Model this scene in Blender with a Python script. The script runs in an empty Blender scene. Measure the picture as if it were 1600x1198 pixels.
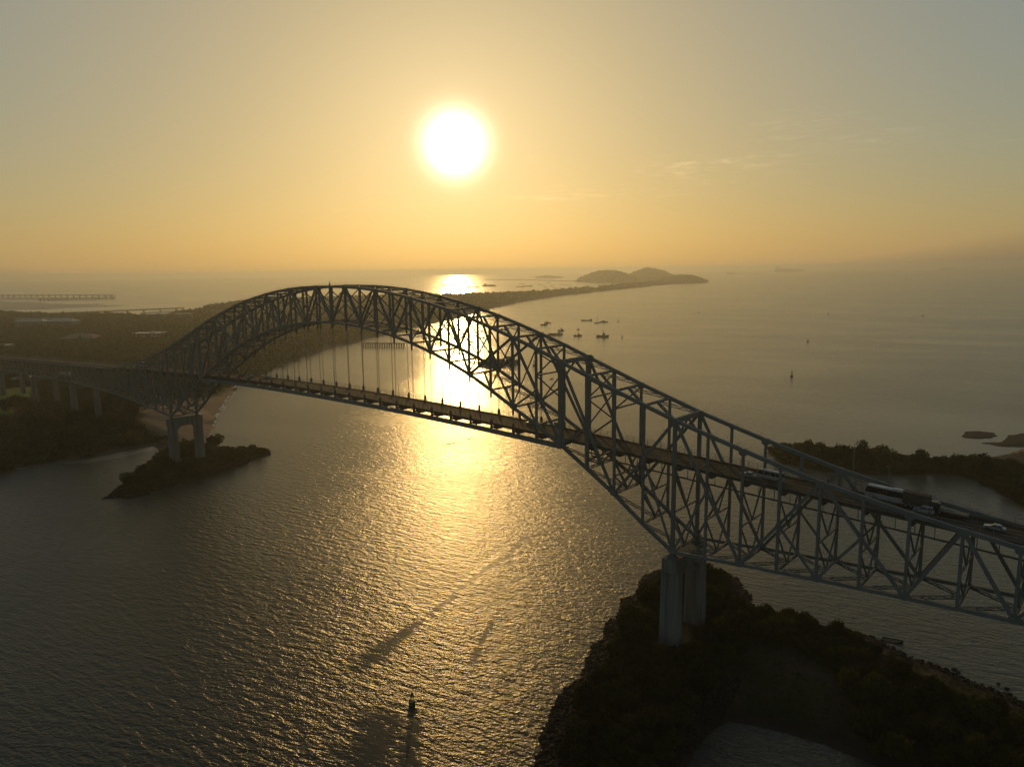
import bpy, bmesh, math, random
import numpy as np
from mathutils import Matrix, Vector

sc = bpy.context.scene
COL = sc.collection
rnd = random.Random(7)

# ------------------------------------------------------------------ camera
YAW, PITCH, ROLL = [math.radians(a) for a in (-41.10581, 8.901853, -0.731882)]
CAM = Vector((103.733, -193.256, 124.129))
FPX = 1135.84                                   # focal length in pixels of a 1600 px wide frame
FW = Vector((math.sin(YAW) * math.cos(PITCH), math.cos(YAW) * math.cos(PITCH), -math.sin(PITCH)))
R0 = Vector((math.cos(YAW), -math.sin(YAW), 0)); U0 = R0.cross(FW)
RT = math.cos(ROLL) * R0 + math.sin(ROLL) * U0
UP = -math.sin(ROLL) * R0 + math.cos(ROLL) * U0
cam = bpy.data.objects.new('camera', bpy.data.cameras.new('camera'))
COL.objects.link(cam); sc.camera = cam
cm = Matrix((RT, UP, -FW)).transposed().to_4x4(); cm.translation = CAM
cam.matrix_world = cm
cam.data.lens = FPX / 1600 * 36
cam.data.clip_start = 1.0
cam.data.clip_end = 120000

# ------------------------------------------------------------------ sky, sun, exposure
SUN_EL, SUN_AZ = math.radians(9.35), math.radians(-45.187)
SUN = Vector((math.sin(SUN_AZ) * math.cos(SUN_EL), math.cos(SUN_AZ) * math.cos(SUN_EL), math.sin(SUN_EL)))
SKY_STRENGTH = 0.05
world = bpy.data.worlds.new('World'); sc.world = world; world.use_nodes = True
nt = world.node_tree; N = nt.nodes; LK = nt.links.new
bg = N['Background']; bg.inputs[1].default_value = SKY_STRENGTH
sky = N.new('ShaderNodeTexSky'); sky.sky_type = 'NISHITA'; sky.sun_disc = False
sky.sun_elevation = SUN_EL; sky.sun_rotation = SUN_AZ
sky.dust_density = 3.2; sky.air_density = 1.1; sky.altitude = 100


def wmath(op, a, b=None, c=None):
    n = N.new('ShaderNodeMath'); n.operation = op
    for i, v in enumerate((a, b, c)):
        if v is None: continue
        if isinstance(v, (int, float)): n.inputs[i].default_value = v
        else: LK(v, n.inputs[i])
    return n.outputs[0]


def wvec(op, a, b):
    n = N.new('ShaderNodeVectorMath'); n.operation = op
    for i, v in enumerate((a, b)):
        if isinstance(v, (tuple, list, Vector)): n.inputs[i].default_value = v
        elif isinstance(v, (int, float)): n.inputs['Scale'].default_value = v
        elif op == 'SCALE' and i == 1: LK(v, n.inputs['Scale'])
        else: LK(v, n.inputs[i])
    return n.outputs['Value'] if op in ('DOT_PRODUCT', 'LENGTH') else n.outputs[0]


tc = N.new('ShaderNodeTexCoord'); DIR = tc.outputs['Generated']
lum = wvec('DOT_PRODUCT', sky.outputs[0], (0.3, 0.6, 0.1))
gain = wmath('MULTIPLY', wmath('POWER', wmath('MAXIMUM', wmath('MULTIPLY', lum, 0.05), 0.22), 0.385 - 1.0), 0.49)
base = wvec('MULTIPLY', wvec('SCALE', sky.outputs[0], gain), (0.968, 1.014, 0.955))                       # hazy sky with a soft shoulder
sepd = N.new('ShaderNodeSeparateXYZ'); LK(DIR, sepd.inputs[0])
ang = wmath('MULTIPLY', wmath('ARCCOSINE', wmath('MINIMUM', wvec('DOT_PRODUCT', DIR, SUN), 0.9999999)), 57.29578)
low = wmath('EXPONENT', wmath('MULTIPLY', wmath('MAXIMUM', sepd.outputs[2], 0.0), -16.0))    # dust lying along the horizon
low = wmath('MULTIPLY', low, wmath('ADD', 0.9, wmath('MULTIPLY', ang, 0.022)))
base = wvec('ADD', base, wvec('SCALE', (0.052 / SKY_STRENGTH, 0.050 / SKY_STRENGTH, 0.044 / SKY_STRENGTH), low))
core = wmath('MULTIPLY', wmath('EXPONENT', wmath('MULTIPLY', wmath('POWER', wmath('DIVIDE', ang, 1.72), 2.0), -1.0)), 4.0)
halo = wmath('MULTIPLY', wmath('EXPONENT', wmath('DIVIDE', ang, -4.2)), 0.30)
g1 = wvec('SCALE', (1.0, 0.93, 0.72), core)
g2 = wvec('SCALE', (1.0, 0.82, 0.54), halo)
glow = wvec('SCALE', wvec('ADD', g1, g2), 1.0 / SKY_STRENGTH)
# thin wisps of cirrus, a layer far above
def sky_dir(px, py): return (FW * FPX + RT * (px - 800) + UP * (599 - py)).normalized()


wn = []
for sc_, off in ((1.0, 3.3), (2.6, 8.1)):
    mp = N.new('ShaderNodeMapping'); mp.vector_type = 'TEXTURE'; LK(DIR, mp.inputs[0])
    mp.inputs['Rotation'].default_value = (0, 0, YAW * -1); mp.inputs['Scale'].default_value = (0.34, 1.0, 0.045); mp.inputs['Location'].default_value = (off, 1.7, 0.4)
    n1 = N.new('ShaderNodeTexNoise'); LK(mp.outputs[0], n1.inputs['Vector'])
    n1.inputs['Scale'].default_value = 5.0 * sc_; n1.inputs['Detail'].default_value = 6; n1.inputs['Roughness'].default_value = 0.6
    wn.append(wmath('MAXIMUM', wmath('SUBTRACT', n1.outputs[0], 0.47), 0.0))
wisp = None
for px, py, sa, sb, amt in ((1268, 196, 52, 15, 1.0), (1410, 215, 75, 9, .8), (1115, 262, 95, 16, .8), (960, 300, 140, 12, .55), (1250, 238, 40, 6, .5), (1560, 218, 30, 4, .6), (620, 318, 120, 5, .3)):
    d0 = sky_dir(px, py); ta = (sky_dir(px + 20, py - 1) - sky_dir(px - 20, py + 1)).normalized(); tb = d0.cross(ta)
    ua = wmath('DIVIDE', wmath('ARCSINE', wvec('DOT_PRODUCT', DIR, ta)), sa / FPX); ub = wmath('DIVIDE', wmath('ARCSINE', wvec('DOT_PRODUCT', DIR, tb)), sb / FPX)
    g_ = wmath('MULTIPLY', wmath('EXPONENT', wmath('MULTIPLY', wmath('ADD', wmath('POWER', wmath('ABSOLUTE', ua), 2.0), wmath('POWER', wmath('ABSOLUTE', ub), 2.0)), -0.7)), amt)
    g_ = wmath('MULTIPLY', g_, wmath('MAXIMUM', wmath('SIGN', wvec('DOT_PRODUCT', DIR, d0)), 0.0))
    wisp = g_ if wisp is None else wmath('ADD', wisp, g_)
wisp = wmath('ADD', 1.0, wmath('MULTIPLY', wisp, wmath('MULTIPLY', wmath('ADD', wn[0], 0.03), wmath('ADD', wmath('MULTIPLY', wn[1], 9.0), 0.15))))
total = wvec('ADD', wvec('SCALE', base, wisp), glow)
LK(total, bg.inputs[0])

SUN_STRENGTH = 0.92
sl = bpy.data.lights.new('sun', 'SUN'); sl.energy = SUN_STRENGTH; sl.angle = math.radians(0.53)
sl.color = (1.0, 0.60, 0.20)
so = bpy.data.objects.new('sun', sl); COL.objects.link(so)
so.rotation_euler = (-SUN).to_track_quat('-Z', 'Y').to_euler()
so.location = (0, 0, 400)

sc.view_settings.view_transform = 'Standard'
sc.view_settings.look = 'None'
sc.view_settings.gamma = 1.0
sc.view_settings.use_curve_mapping = False
sc.view_settings.exposure = 0.0
sc.render.engine = 'CYCLES'
sc.cycles.max_bounces = 6
sc.cycles.volume_bounces = 0
sc.cycles.transparent_max_bounces = 4
sc.cycles.use_denoising = True
sc.cycles.sample_clamp_indirect = 4.0

HAZE_DENSITY = 1.2e-4
HAZE_COLOR = (0.93, 0.97, 0.90)
HAZE_G = 0.55


# ------------------------------------------------------------------ helpers
def ground_at(px, py, z=0.0):
    """point at height z seen at a pixel of the 1600 px survey frame"""
    d = FW * FPX + RT * (px - 800) + UP * (599 - py)
    return CAM + d * ((z - CAM.z) / d.z)


def tag(o, label=None, cat=None, group=None, kind=None):
    if label: o['label'] = label
    if cat: o['category'] = cat
    if group: o['group'] = group
    if kind: o['kind'] = kind
    return o


def empty(name, loc=(0, 0, 0), rz=0.0):
    o = bpy.data.objects.new(name, None); COL.objects.link(o)
    o.location = loc; o.rotation_euler = (0, 0, rz); o.empty_display_size = 2
    return o


def kids(o):
    return [c for c in list(COL.objects) if c.parent == o]


def copy_tree(o, parent=None, cache={}):
    c = o.copy(); COL.objects.link(c)
    if parent: c.parent = parent
    if o.name not in cache:
        cache[o.name] = kids(o)
    for ch in cache[o.name]:
        copy_tree(ch, c)
    return c


class MB:
    """collects boxes, beams, prisms and tubes; build() links them as one mesh object"""
    def __init__(self):
        self.v = []; self.f = []; self.smooth = False

    def add(self, vs, fs):
        b = len(self.v); self.v += [Vector(p) for p in vs]; self.f += [tuple(b + i for i in f) for f in fs]

    def box(self, c, s, rz=0.0):
        x, y, z = s[0] / 2, s[1] / 2, s[2] / 2
        vs = [Vector((i, j, k)) for k in (-z, z) for i, j in ((-x, -y), (x, -y), (x, y), (-x, y))]
        if rz:
            m = Matrix.Rotation(rz, 3, 'Z'); vs = [m @ p for p in vs]
        self.add([p + Vector(c) for p in vs], [(0, 3, 2, 1), (4, 5, 6, 7), (0, 1, 5, 4), (1, 2, 6, 5), (2, 3, 7, 6), (3, 0, 4, 7)])

    def beam(self, p, q, w, h, up=(0, 0, 1)):
        p = Vector(p); q = Vector(q); d = (q - p).normalized(); u = Vector(up)
        s = d.cross(u)
        if s.length < 1e-4: s = d.cross(Vector((1, 0, 0)))
        s.normalize(); t = s.cross(d).normalized()
        o = [(-1, -1), (1, -1), (1, 1), (-1, 1)]
        vs = [e + s * (a * w / 2) + t * (b * h / 2) for e in (p, q) for a, b in o]
        self.add(vs, [(0, 3, 2, 1), (4, 5, 6, 7), (0, 1, 5, 4), (1, 2, 6, 5), (2, 3, 7, 6), (3, 0, 4, 7)])

    def ibeam(self, p, q, w, h, up=(0, 0, 1), t=0.06):
        """rolled section: two flanges and a web"""
        p = Vector(p); q = Vector(q); d = (q - p).normalized(); u = Vector(up)
        s = d.cross(u)
        if s.length < 1e-4: s = d.cross(Vector((1, 0, 0)))
        s.normalize(); n = s.cross(d).normalized()
        for k in (-1, 1):
            off = n * (k * (h - t) / 2); self.beam(p + off, q + off, w, t, n)
        self.beam(p, q, t, h - 2 * t - 0.004, n)

    def laced(self, p, q, w, h, up=(0, 0, 1), n=6):
        """two channels joined by zigzag lacing bars"""
        p = Vector(p); q = Vector(q); d = (q - p).normalized(); u = Vector(up)
        s = d.cross(u).normalized(); t = s.cross(d).normalized()
        for k in (-1, 1):
            self.beam(p + t * (k * h / 2), q + t * (k * h / 2), w, 0.2, t)
        for i in range(n):
            a = p.lerp(q, i / n) + t * ((h / 2 - .105) * (1 if i % 2 else -1))
            b = p.lerp(q, (i + 1) / n) - t * ((h / 2 - .105) * (1 if i % 2 else -1))
            self.beam(a, b, w * 0.5, 0.16, t)

    def prism(self, pts, axis, d0, d1):
        """polygon given in the two other axes, pushed along axis from d0 to d1"""
        n = len(pts); vs = []
        for d in (d0, d1):
            for a, b in pts:
                vs.append({'x': (d, a, b), 'y': (a, d, b), 'z': (a, b, d)}[axis])
        fs = [tuple(range(n))[::-1], tuple(range(n, 2 * n))] + [(i, (i + 1) % n, n + (i + 1) % n, n + i) for i in range(n)]
        self.add(vs, fs)

    def tube(self, p, q, r0, r1=None, n=8, caps=True):
        r1 = r0 if r1 is None else r1
        p = Vector(p); q = Vector(q); d = (q - p).normalized()
        s = d.orthogonal().normalized(); t = d.cross(s)
        vs = [e + (s * math.cos(2 * math.pi * i / n) + t * math.sin(2 * math.pi * i / n)) * r for e, r in ((p, r0), (q, r1)) for i in range(n)]
        fs = [(i, (i + 1) % n, n + (i + 1) % n, n + i) for i in range(n)]
        if caps: fs += [tuple(range(n))[::-1], tuple(range(n, 2 * n))]
        self.add(vs, fs)

    def loft(self, rings, caps=True):
        n = len(rings[0]); b = [p for r in rings for p in r]; fs = []
        for k in range(len(rings) - 1):
            fs += [(k * n + i, k * n + (i + 1) % n, (k + 1) * n + (i + 1) % n, (k + 1) * n + i) for i in range(n)]
        if caps: fs += [tuple(range(n))[::-1], tuple(range((len(rings) - 1) * n, len(rings) * n))]
        self.add(b, fs)

    def mesh(self, name, mat):
        me = bpy.data.meshes.new(name); me.from_pydata([tuple(p) for p in self.v], [], self.f)
        me.materials.append(mat)
        bm = bmesh.new(); bm.from_mesh(me); bmesh.ops.recalc_face_normals(bm, faces=bm.faces); bm.to_mesh(me); bm.free()
        return me

    def build(self, name, mat, parent=None, origin=None):
        """vertices are in the parent's space; origin (in that space) becomes the object's own origin"""
        if origin is not None:
            o_ = Vector(origin); self.v = [p - o_ for p in self.v]
        o = bpy.data.objects.new(name, self.mesh(name, mat)); COL.objects.link(o)
        if origin is not None: o.location = origin
        if parent: o.parent = parent
        return o


def np_mesh(name, verts, faces, mat, parent=None):
    """fast quad / triangle mesh from numpy arrays"""
    me = bpy.data.meshes.new(name); k = faces.shape[1]
    me.vertices.add(len(verts)); me.vertices.foreach_set('co', np.ascontiguousarray(verts, np.float32).ravel())
    me.loops.add(faces.size); me.loops.foreach_set('vertex_index', np.ascontiguousarray(faces, np.int32).ravel())
    me.polygons.add(len(faces)); me.polygons.foreach_set('loop_start', np.arange(0, faces.size, k, dtype=np.int32))
    me.polygons.foreach_set('loop_total', np.full(len(faces), k, np.int32))
    me.materials.append(mat); me.update(calc_edges=True)
    return me


def link(name, me, parent=None, loc=None):
    o = bpy.data.objects.new(name, me); COL.objects.link(o)
    if parent: o.parent = parent
    if loc is not None: o.location = loc
    return o


# ------------------------------------------------------------------ materials
def mat_new(name):
    m = bpy.data.materials.new(name); m.use_nodes = True
    return m, m.node_tree.nodes, m.node_tree.links.new, m.node_tree.nodes['Principled BSDF']


def noise_node(Nn, L, vec, scale, detail=4, rough=0.55):
    n = Nn.new('ShaderNodeTexNoise'); n.inputs['Scale'].default_value = scale
    n.inputs['Detail'].default_value = detail; n.inputs['Roughness'].default_value = rough
    L(vec, n.inputs['Vector']); return n.outputs[0]


def ramp_node(Nn, L, fac, stops):
    r = Nn.new('ShaderNodeValToRGB'); L(fac, r.inputs[0])
    while len(r.color_ramp.elements) < len(stops): r.color_ramp.elements.new(0.5)
    for e, (p, c) in zip(r.color_ramp.elements, stops): e.position = p; e.color = (*c, 1)
    return r.outputs[0]


def mottled(name, c1, c2, scale=0.5, rough=0.8, metallic=0.0, spec=0.3, bump=0.0, bscale=4.0, stops=(0.35, 0.65), rnd_amt=0.0, zs=1.0):
    m, Nn, L, P = mat_new(name)
    g = Nn.new('ShaderNodeNewGeometry'); pos = g.outputs['Position']
    if zs != 1.0:
        mpz = Nn.new('ShaderNodeMapping'); L(pos, mpz.inputs[0]); mpz.inputs['Scale'].default_value = (1, 1, zs); pos = mpz.outputs[0]
    col = ramp_node(Nn, L, noise_node(Nn, L, pos, scale, 6, 0.6), [(stops[0], c1), (stops[1], c2)])
    if rnd_amt:
        oi = Nn.new('ShaderNodeObjectInfo'); hsv = Nn.new('ShaderNodeHueSaturation')
        mr = Nn.new('ShaderNodeMapRange'); L(oi.outputs['Random'], mr.inputs[0])
        mr.inputs[3].default_value = 1 - rnd_amt; mr.inputs[4].default_value = 1 + rnd_amt
        L(mr.outputs[0], hsv.inputs['Value']); L(col, hsv.inputs['Color']); col = hsv.outputs[0]
    L(col, P.inputs['Base Color']); P.inputs['Roughness'].default_value = rough
    P.inputs['Metallic'].default_value = metallic; P.inputs['Specular IOR Level'].default_value = spec
    if bump:
        b = Nn.new('ShaderNodeBump'); b.inputs['Strength'].default_value = bump; b.inputs['Distance'].default_value = 0.2
        L(noise_node(Nn, L, pos, bscale, 5), b.inputs['Height']); L(b.outputs[0], P.inputs['Normal'])
    return m


M_STEEL = mottled('painted_steel', (0.135, 0.155, 0.153), (0.185, 0.197, 0.188), 0.22, 0.62, 0.0, 0.35)
M_STEEL_RUST = mottled('weathered_steel', (0.10, 0.11, 0.11), (0.14, 0.09, 0.06), 0.25, 0.7, 0.0, 0.3, stops=(0.5, 0.72))
M_CONC = mottled('pier_concrete', (0.10, 0.094, 0.08), (0.22, 0.213, 0.195), 0.55, 0.9, 0, 0.2, 0.25, 3.0, stops=(0.3, 0.6), zs=0.07)
M_ROAD = mottled('worn_asphalt', (0.022, 0.017, 0.013), (0.05, 0.036, 0.026), 0.22, 0.85, 0, 0.25, 0.15, 8)
M_WALK = mottled('walkway_concrete', (0.04, 0.034, 0.028), (0.07, 0.06, 0.05), 0.6, 0.9)
M_YELLOW = mottled('lane_paint_yellow', (0.35, 0.24, 0.05), (0.45, 0.32, 0.08), 2.0, 0.8)
M_WHITE = mottled('lane_paint_white', (0.45, 0.44, 0.42), (0.6, 0.58, 0.55), 2.0, 0.8)
M_WHITEPAINT = mottled('white_vehicle_paint', (0.36, 0.36, 0.355), (0.44, 0.44, 0.43), 0.6, 0.32, 0, 0.5)
M_GREYPAINT = mottled('silver_vehicle_paint', (0.35, 0.36, 0.37), (0.42, 0.43, 0.44), 0.6, 0.3, 0.4, 0.5)
M_DARKPAINT = mottled('dark_vehicle_paint', (0.03, 0.03, 0.035), (0.05, 0.05, 0.055), 0.6, 0.3, 0, 0.5)
M_REDPAINT = mottled('dull_red_paint', (0.22, 0.05, 0.035), (0.3, 0.07, 0.05), 0.8, 0.5)
M_TARP = mottled('brown_tarpaulin', (0.07, 0.06, 0.045), (0.11, 0.09, 0.07), 1.2, 0.85)
M_GLASS = mottled('dark_window_glass', (0.012, 0.013, 0.015), (0.02, 0.021, 0.023), 1.0, 0.08, 0, 0.6)
M_TYRE = mottled('tyre_rubber', (0.02, 0.02, 0.02), (0.03, 0.03, 0.03), 3.0, 0.85)
M_RIM = mottled('wheel_rim_metal', (0.3, 0.3, 0.3), (0.4, 0.4, 0.4), 3.0, 0.4, 0.6)
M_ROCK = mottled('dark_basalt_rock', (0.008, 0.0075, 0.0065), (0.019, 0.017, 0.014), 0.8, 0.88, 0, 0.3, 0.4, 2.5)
M_BARK = mottled('tree_bark', (0.07, 0.055, 0.04), (0.12, 0.10, 0.08), 2.0, 0.9)
M_HULL = mottled('dark_hull_paint', (0.03, 0.03, 0.035), (0.06, 0.055, 0.05), 0.3, 0.5)
M_HULLRED = mottled('rust_red_hull_paint', (0.12, 0.04, 0.03), (0.18, 0.06, 0.04), 0.3, 0.6)
M_CABIN = mottled('cabin_white_paint', (0.26, 0.25, 0.23), (0.36, 0.35, 0.32), 0.4, 0.5)
M_CONT = mottled('container_steel', (0.12, 0.10, 0.08), (0.25, 0.16, 0.1), 0.05, 0.6)
M_BUOYG = mottled('green_buoy_paint', (0.03, 0.09, 0.045), (0.05, 0.13, 0.06), 1.0, 0.5)
M_BUOYR = mottled('red_buoy_paint', (0.2, 0.035, 0.025), (0.28, 0.05, 0.035), 1.0, 0.5)
M_TIMBER = mottled('wet_timber', (0.04, 0.032, 0.025), (0.07, 0.055, 0.042), 1.0, 0.7)
M_WALL = mottled('pale_render_wall', (0.16, 0.15, 0.13), (0.24, 0.22, 0.19), 0.15, 0.9)
M_ROOFW = mottled('pale_metal_roof', (0.28, 0.27, 0.25), (0.38, 0.36, 0.34), 0.1, 0.35, 0.2, 0.5)
M_ROOFR = mottled('faded_clay_roof', (0.28, 0.16, 0.11), (0.36, 0.22, 0.15), 0.2, 0.8)
M_SANDWET = mottled('wet_mud', (0.16, 0.12, 0.085), (0.24, 0.18, 0.13), 0.05, 0.45, 0, 0.5)
M_SAND = mottled('brown_earth', (0.20, 0.125, 0.075), (0.30, 0.20, 0.125), 0.06, 0.9, 0, 0.2, 0.3, 0.6)
M_FIELD = mottled('mown_grass', (0.11, 0.17, 0.03), (0.16, 0.22, 0.045), 0.04, 0.95, 0, 0.1)
M_FOAM = mottled('sea_foam', (0.6, 0.6, 0.58), (0.75, 0.75, 0.73), 0.4, 0.8)


def ground_mat(name, earth, grass, wet, z_wet=0.6, z_grass=1.6, scale=0.08):
    """bare wet rim at the waterline, then earth broken by grass"""
    m, Nn, L, P = mat_new(name)
    g = Nn.new('ShaderNodeNewGeometry'); pos = g.outputs['Position']
    sx = Nn.new('ShaderNodeSeparateXYZ'); L(pos, sx.inputs[0])
    n = noise_node(Nn, L, pos, scale, 6, 0.6)
    n2 = noise_node(Nn, L, pos, scale * 9, 4, 0.6)
    dirt = ramp_node(Nn, L, n2, [(0.3, [c * 0.75 for c in earth]), (0.7, earth)])
    gr = ramp_node(Nn, L, n2, [(0.3, [c * 0.7 for c in grass]), (0.7, grass)])
    mix1 = Nn.new('ShaderNodeMix'); mix1.data_type = 'RGBA'
    fac = ramp_node(Nn, L, n, [(0.44, (0, 0, 0)), (0.58, (1, 1, 1))])
    L(fac, mix1.inputs['Factor']); L(dirt, mix1.inputs['A']); L(gr, mix1.inputs['B'])
    mr = Nn.new('ShaderNodeMapRange'); L(sx.outputs[2], mr.inputs[0])
    mr.inputs[1].default_value = z_wet; mr.inputs[2].default_value = z_grass
    mix2 = Nn.new('ShaderNodeMix'); mix2.data_type = 'RGBA'
    L(mr.outputs[0], mix2.inputs['Factor']); mix2.inputs['A'].default_value = (*wet, 1); L(mix1.outputs['Result'], mix2.inputs['B'])
    L(mix2.outputs['Result'], P.inputs['Base Color']); P.inputs['Roughness'].default_value = 0.92
    P.inputs['Specular IOR Level'].default_value = 0.15
    b = Nn.new('ShaderNodeBump'); b.inputs['Strength'].default_value = 0.5; b.inputs['Distance'].default_value = 0.5
    L(noise_node(Nn, L, pos, 0.7, 5), b.inputs['Height']); L(b.outputs[0], P.inputs['Normal'])
    return m


M_GROUND = ground_mat('scrub_ground', (0.07, 0.05, 0.032), (0.042, 0.044, 0.017), (0.036, 0.03, 0.025))
M_GROUNDFAR = ground_mat('wooded_ground', (0.10, 0.08, 0.05), (0.06, 0.07, 0.03), (0.10, 0.085, 0.065), scale=0.02)


def leaf_mat(name, c1, c2, trans=0.38):
    m, Nn, L, P = mat_new(name)
    Nn.remove(P); out = Nn['Material Output']
    g = Nn.new('ShaderNodeNewGeometry'); oi = Nn.new('ShaderNodeObjectInfo')
    col = ramp_node(Nn, L, noise_node(Nn, L, g.outputs['Position'], 0.45, 3), [(0.32, c1), (0.68, c2)])
    hsv = Nn.new('ShaderNodeHueSaturation'); L(col, hsv.inputs['Color'])
    mr = Nn.new('ShaderNodeMapRange'); L(oi.outputs['Random'], mr.inputs[0]); mr.inputs[3].default_value = 0.65; mr.inputs[4].default_value = 1.35
    L(mr.outputs[0], hsv.inputs['Value'])
    mr2 = Nn.new('ShaderNodeMapRange'); L(oi.outputs['Random'], mr2.inputs[0]); mr2.inputs[3].default_value = 0.515; mr2.inputs[4].default_value = 0.475
    L(mr2.outputs[0], hsv.inputs['Hue'])
    d = Nn.new('ShaderNodeBsdfDiffuse'); t = Nn.new('ShaderNodeBsdfTranslucent'); mx = Nn.new('ShaderNodeMixShader')
    L(hsv.outputs[0], d.inputs[0]); L(hsv.outputs[0], t.inputs[0]); mx.inputs[0].default_value = trans
    L(d.outputs[0], mx.inputs[1]); L(t.outputs[0], mx.inputs[2]); L(mx.outputs[0], out.inputs['Surface'])
    return m


M_LEAF = leaf_mat('leaves_olive', (0.024, 0.034, 0.013), (0.045, 0.058, 0.019))
M_LEAFB = leaf_mat('leaves_yellow_green', (0.038, 0.046, 0.014), (0.07, 0.076, 0.021))
M_LEAFD = leaf_mat('leaves_dark_green', (0.022, 0.031, 0.013), (0.040, 0.051, 0.019))


def water_mat():
    m, Nn, L, P = mat_new('sea_water')
    P.inputs['Base Color'].default_value = (0.05, 0.055, 0.04, 1)
    P.inputs['IOR'].default_value = 1.333
    P.inputs['Specular IOR Level'].default_value = 0.5
    g = Nn.new('ShaderNodeNewGeometry'); pos = g.outputs['Position']

    def mth(op, a, b=None, c=None):
        n = Nn.new('ShaderNodeMath'); n.operation = op
        for i, v in enumerate((a, b, c)):
            if v is None: continue
            if isinstance(v, (int, float)): n.inputs[i].default_value = v
            else: L(v, n.inputs[i])
        return n.outputs[0]

    def layer(rot, sx, sy, scale, detail, rough=0.5, dist=0.0):
        mp = Nn.new('ShaderNodeMapping'); mp.vector_type = 'TEXTURE'; L(pos, mp.inputs[0])
        mp.inputs['Rotation'].default_value = (0, 0, math.radians(rot)); mp.inputs['Scale'].default_value = (1 / sx, 1 / sy, 1)
        n = Nn.new('ShaderNodeTexNoise'); L(mp.outputs[0], n.inputs['Vector']); n.noise_dimensions = '2D'
        n.inputs['Scale'].default_value = scale; n.inputs['Detail'].default_value = detail; n.inputs['Roughness'].default_value = rough
        n.inputs['Distortion'].default_value = dist
        return n.outputs[0]
    wave = layer(WAVE_ROT, 0.34, 1.0, 0.42, 2.0, 0.55, 0.3)     # wind waves, long crests
    chop = layer(WAVE_ROT + 24, 0.62, 1.0, 0.95, 2.0, 0.6)
    rip = layer(WAVE_ROT - 35, 0.8, 1.0, 3.2, 1.0, 0.6)
    patch = layer(20, 0.35, 1.0, 0.011, 4.0, 0.55, 0.4)         # gust patches and slicks
    broad = layer(-12, 0.5, 1.0, 0.0035, 3.0, 0.55, 0.8)        # slow current bands
    # old wakes: smooth lanes on the water
    lane = None
    sp = Nn.new('ShaderNodeSeparateXYZ'); L(pos, sp.inputs[0])
    wob = mth('MULTIPLY', mth('SUBTRACT', layer(0, 1, 1, 0.05, 3), 0.5), 6.0)
    for (ax, ay), (bx, by), wd in WAKES:
        a = Vector((ax, ay)); b = Vector((bx, by)); d = (b - a); ln = d.length; d /= ln
        u = mth('ADD', mth('MULTIPLY', mth('SUBTRACT', sp.outputs[0], ax), d.x), mth('MULTIPLY', mth('SUBTRACT', sp.outputs[1], ay), d.y))
        v = mth('ADD', mth('ADD', mth('MULTIPLY', mth('SUBTRACT', sp.outputs[0], ax), -d.y), mth('MULTIPLY', mth('SUBTRACT', sp.outputs[1], ay), d.x)), wob)
        across = mth('EXPONENT', mth('MULTIPLY', mth('POWER', mth('DIVIDE', mth('ABSOLUTE', v), wd), 2.0), -1.0))
        s1 = Nn.new('ShaderNodeMapRange'); s1.interpolation_type = 'SMOOTHSTEP'; L(u, s1.inputs[0]); s1.inputs[1].default_value = -0.1 * ln; s1.inputs[2].default_value = 0.25 * ln
        s2 = Nn.new('ShaderNodeMapRange'); s2.interpolation_type = 'SMOOTHSTEP'; L(u, s2.inputs[0]); s2.inputs[1].default_value = 1.1 * ln; s2.inputs[2].default_value = 0.75 * ln
        one = mth('MULTIPLY', across, mth('MULTIPLY', s1.outputs[0], s2.outputs[0]))
        lane = one if lane is None else mth('MAXIMUM', lane, one)
    speck = Nn.new('ShaderNodeMapRange'); L(mth('ADD', mth('MULTIPLY', chop, 0.5), mth('MULTIPLY', layer(40, 1, 1, 0.22, 3), 0.5)), speck.inputs[0])
    speck.inputs[1].default_value = 0.34; speck.inputs[2].default_value = 0.48; speck.inputs[3].default_value = 0.55
    lane = mth('MULTIPLY', lane, speck.outputs[0])
    h = mth('ADD', mth('ADD', mth('MULTIPLY', mth('SUBTRACT', wave, 0.5), WAVE_H), mth('MULTIPLY', mth('SUBTRACT', chop, 0.5), CHOP_H)), mth('MULTIPLY', mth('SUBTRACT', rip, 0.5), RIP_H))
    gust = Nn.new('ShaderNodeMapRange'); L(mth('ADD', mth('MULTIPLY', patch, 0.6), mth('MULTIPLY', broad, 0.4)), gust.inputs[0]); gust.inputs[1].default_value = 0.36; gust.inputs[2].default_value = 0.64
    gust.inputs[3].default_value = 0.72; gust.inputs[4].default_value = 1.18
    bay = Nn.new('ShaderNodeMapRange'); bay.interpolation_type = 'SMOOTHSTEP'; L(sp.outputs[1], bay.inputs[0])
    bay.inputs[1].default_value = 60.0; bay.inputs[2].default_value = 420.0; bay.inputs[3].default_value = 1.0; bay.inputs[4].default_value = 0.55   # calmer out in the bay
    amp = mth('MULTIPLY', mth('MULTIPLY', gust.outputs[0], bay.outputs[0]), mth('SUBTRACT', 1.0, mth('MULTIPLY', lane, 0.97)))
    # silt: clear in the dredged channel, muddier over the shallows beyond it
    side = mth('ADD', mth('ADD', mth('MULTIPLY', sp.outputs[0], 0.753), mth('MULTIPLY', sp.outputs[1], 0.657)), mth('MULTIPLY', mth('SUBTRACT', broad, 0.5), 160.0))
    silt = Nn.new('ShaderNodeMapRange'); silt.interpolation_type = 'SMOOTHSTEP'; L(side, silt.inputs[0]); silt.inputs[1].default_value = -70.0; silt.inputs[2].default_value = 170.0
    mixc = Nn.new('ShaderNodeMix'); mixc.data_type = 'RGBA'; L(silt.outputs[0], mixc.inputs['Factor'])
    mixc.inputs['A'].default_value = (0.026, 0.036, 0.029, 1); mixc.inputs['B'].default_value = (0.13, 0.125, 0.088, 1)
    L(mixc.outputs['Result'], P.inputs['Base Color'])
    b = Nn.new('ShaderNodeBump'); b.inputs['Distance'].default_value = 1.0
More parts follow.
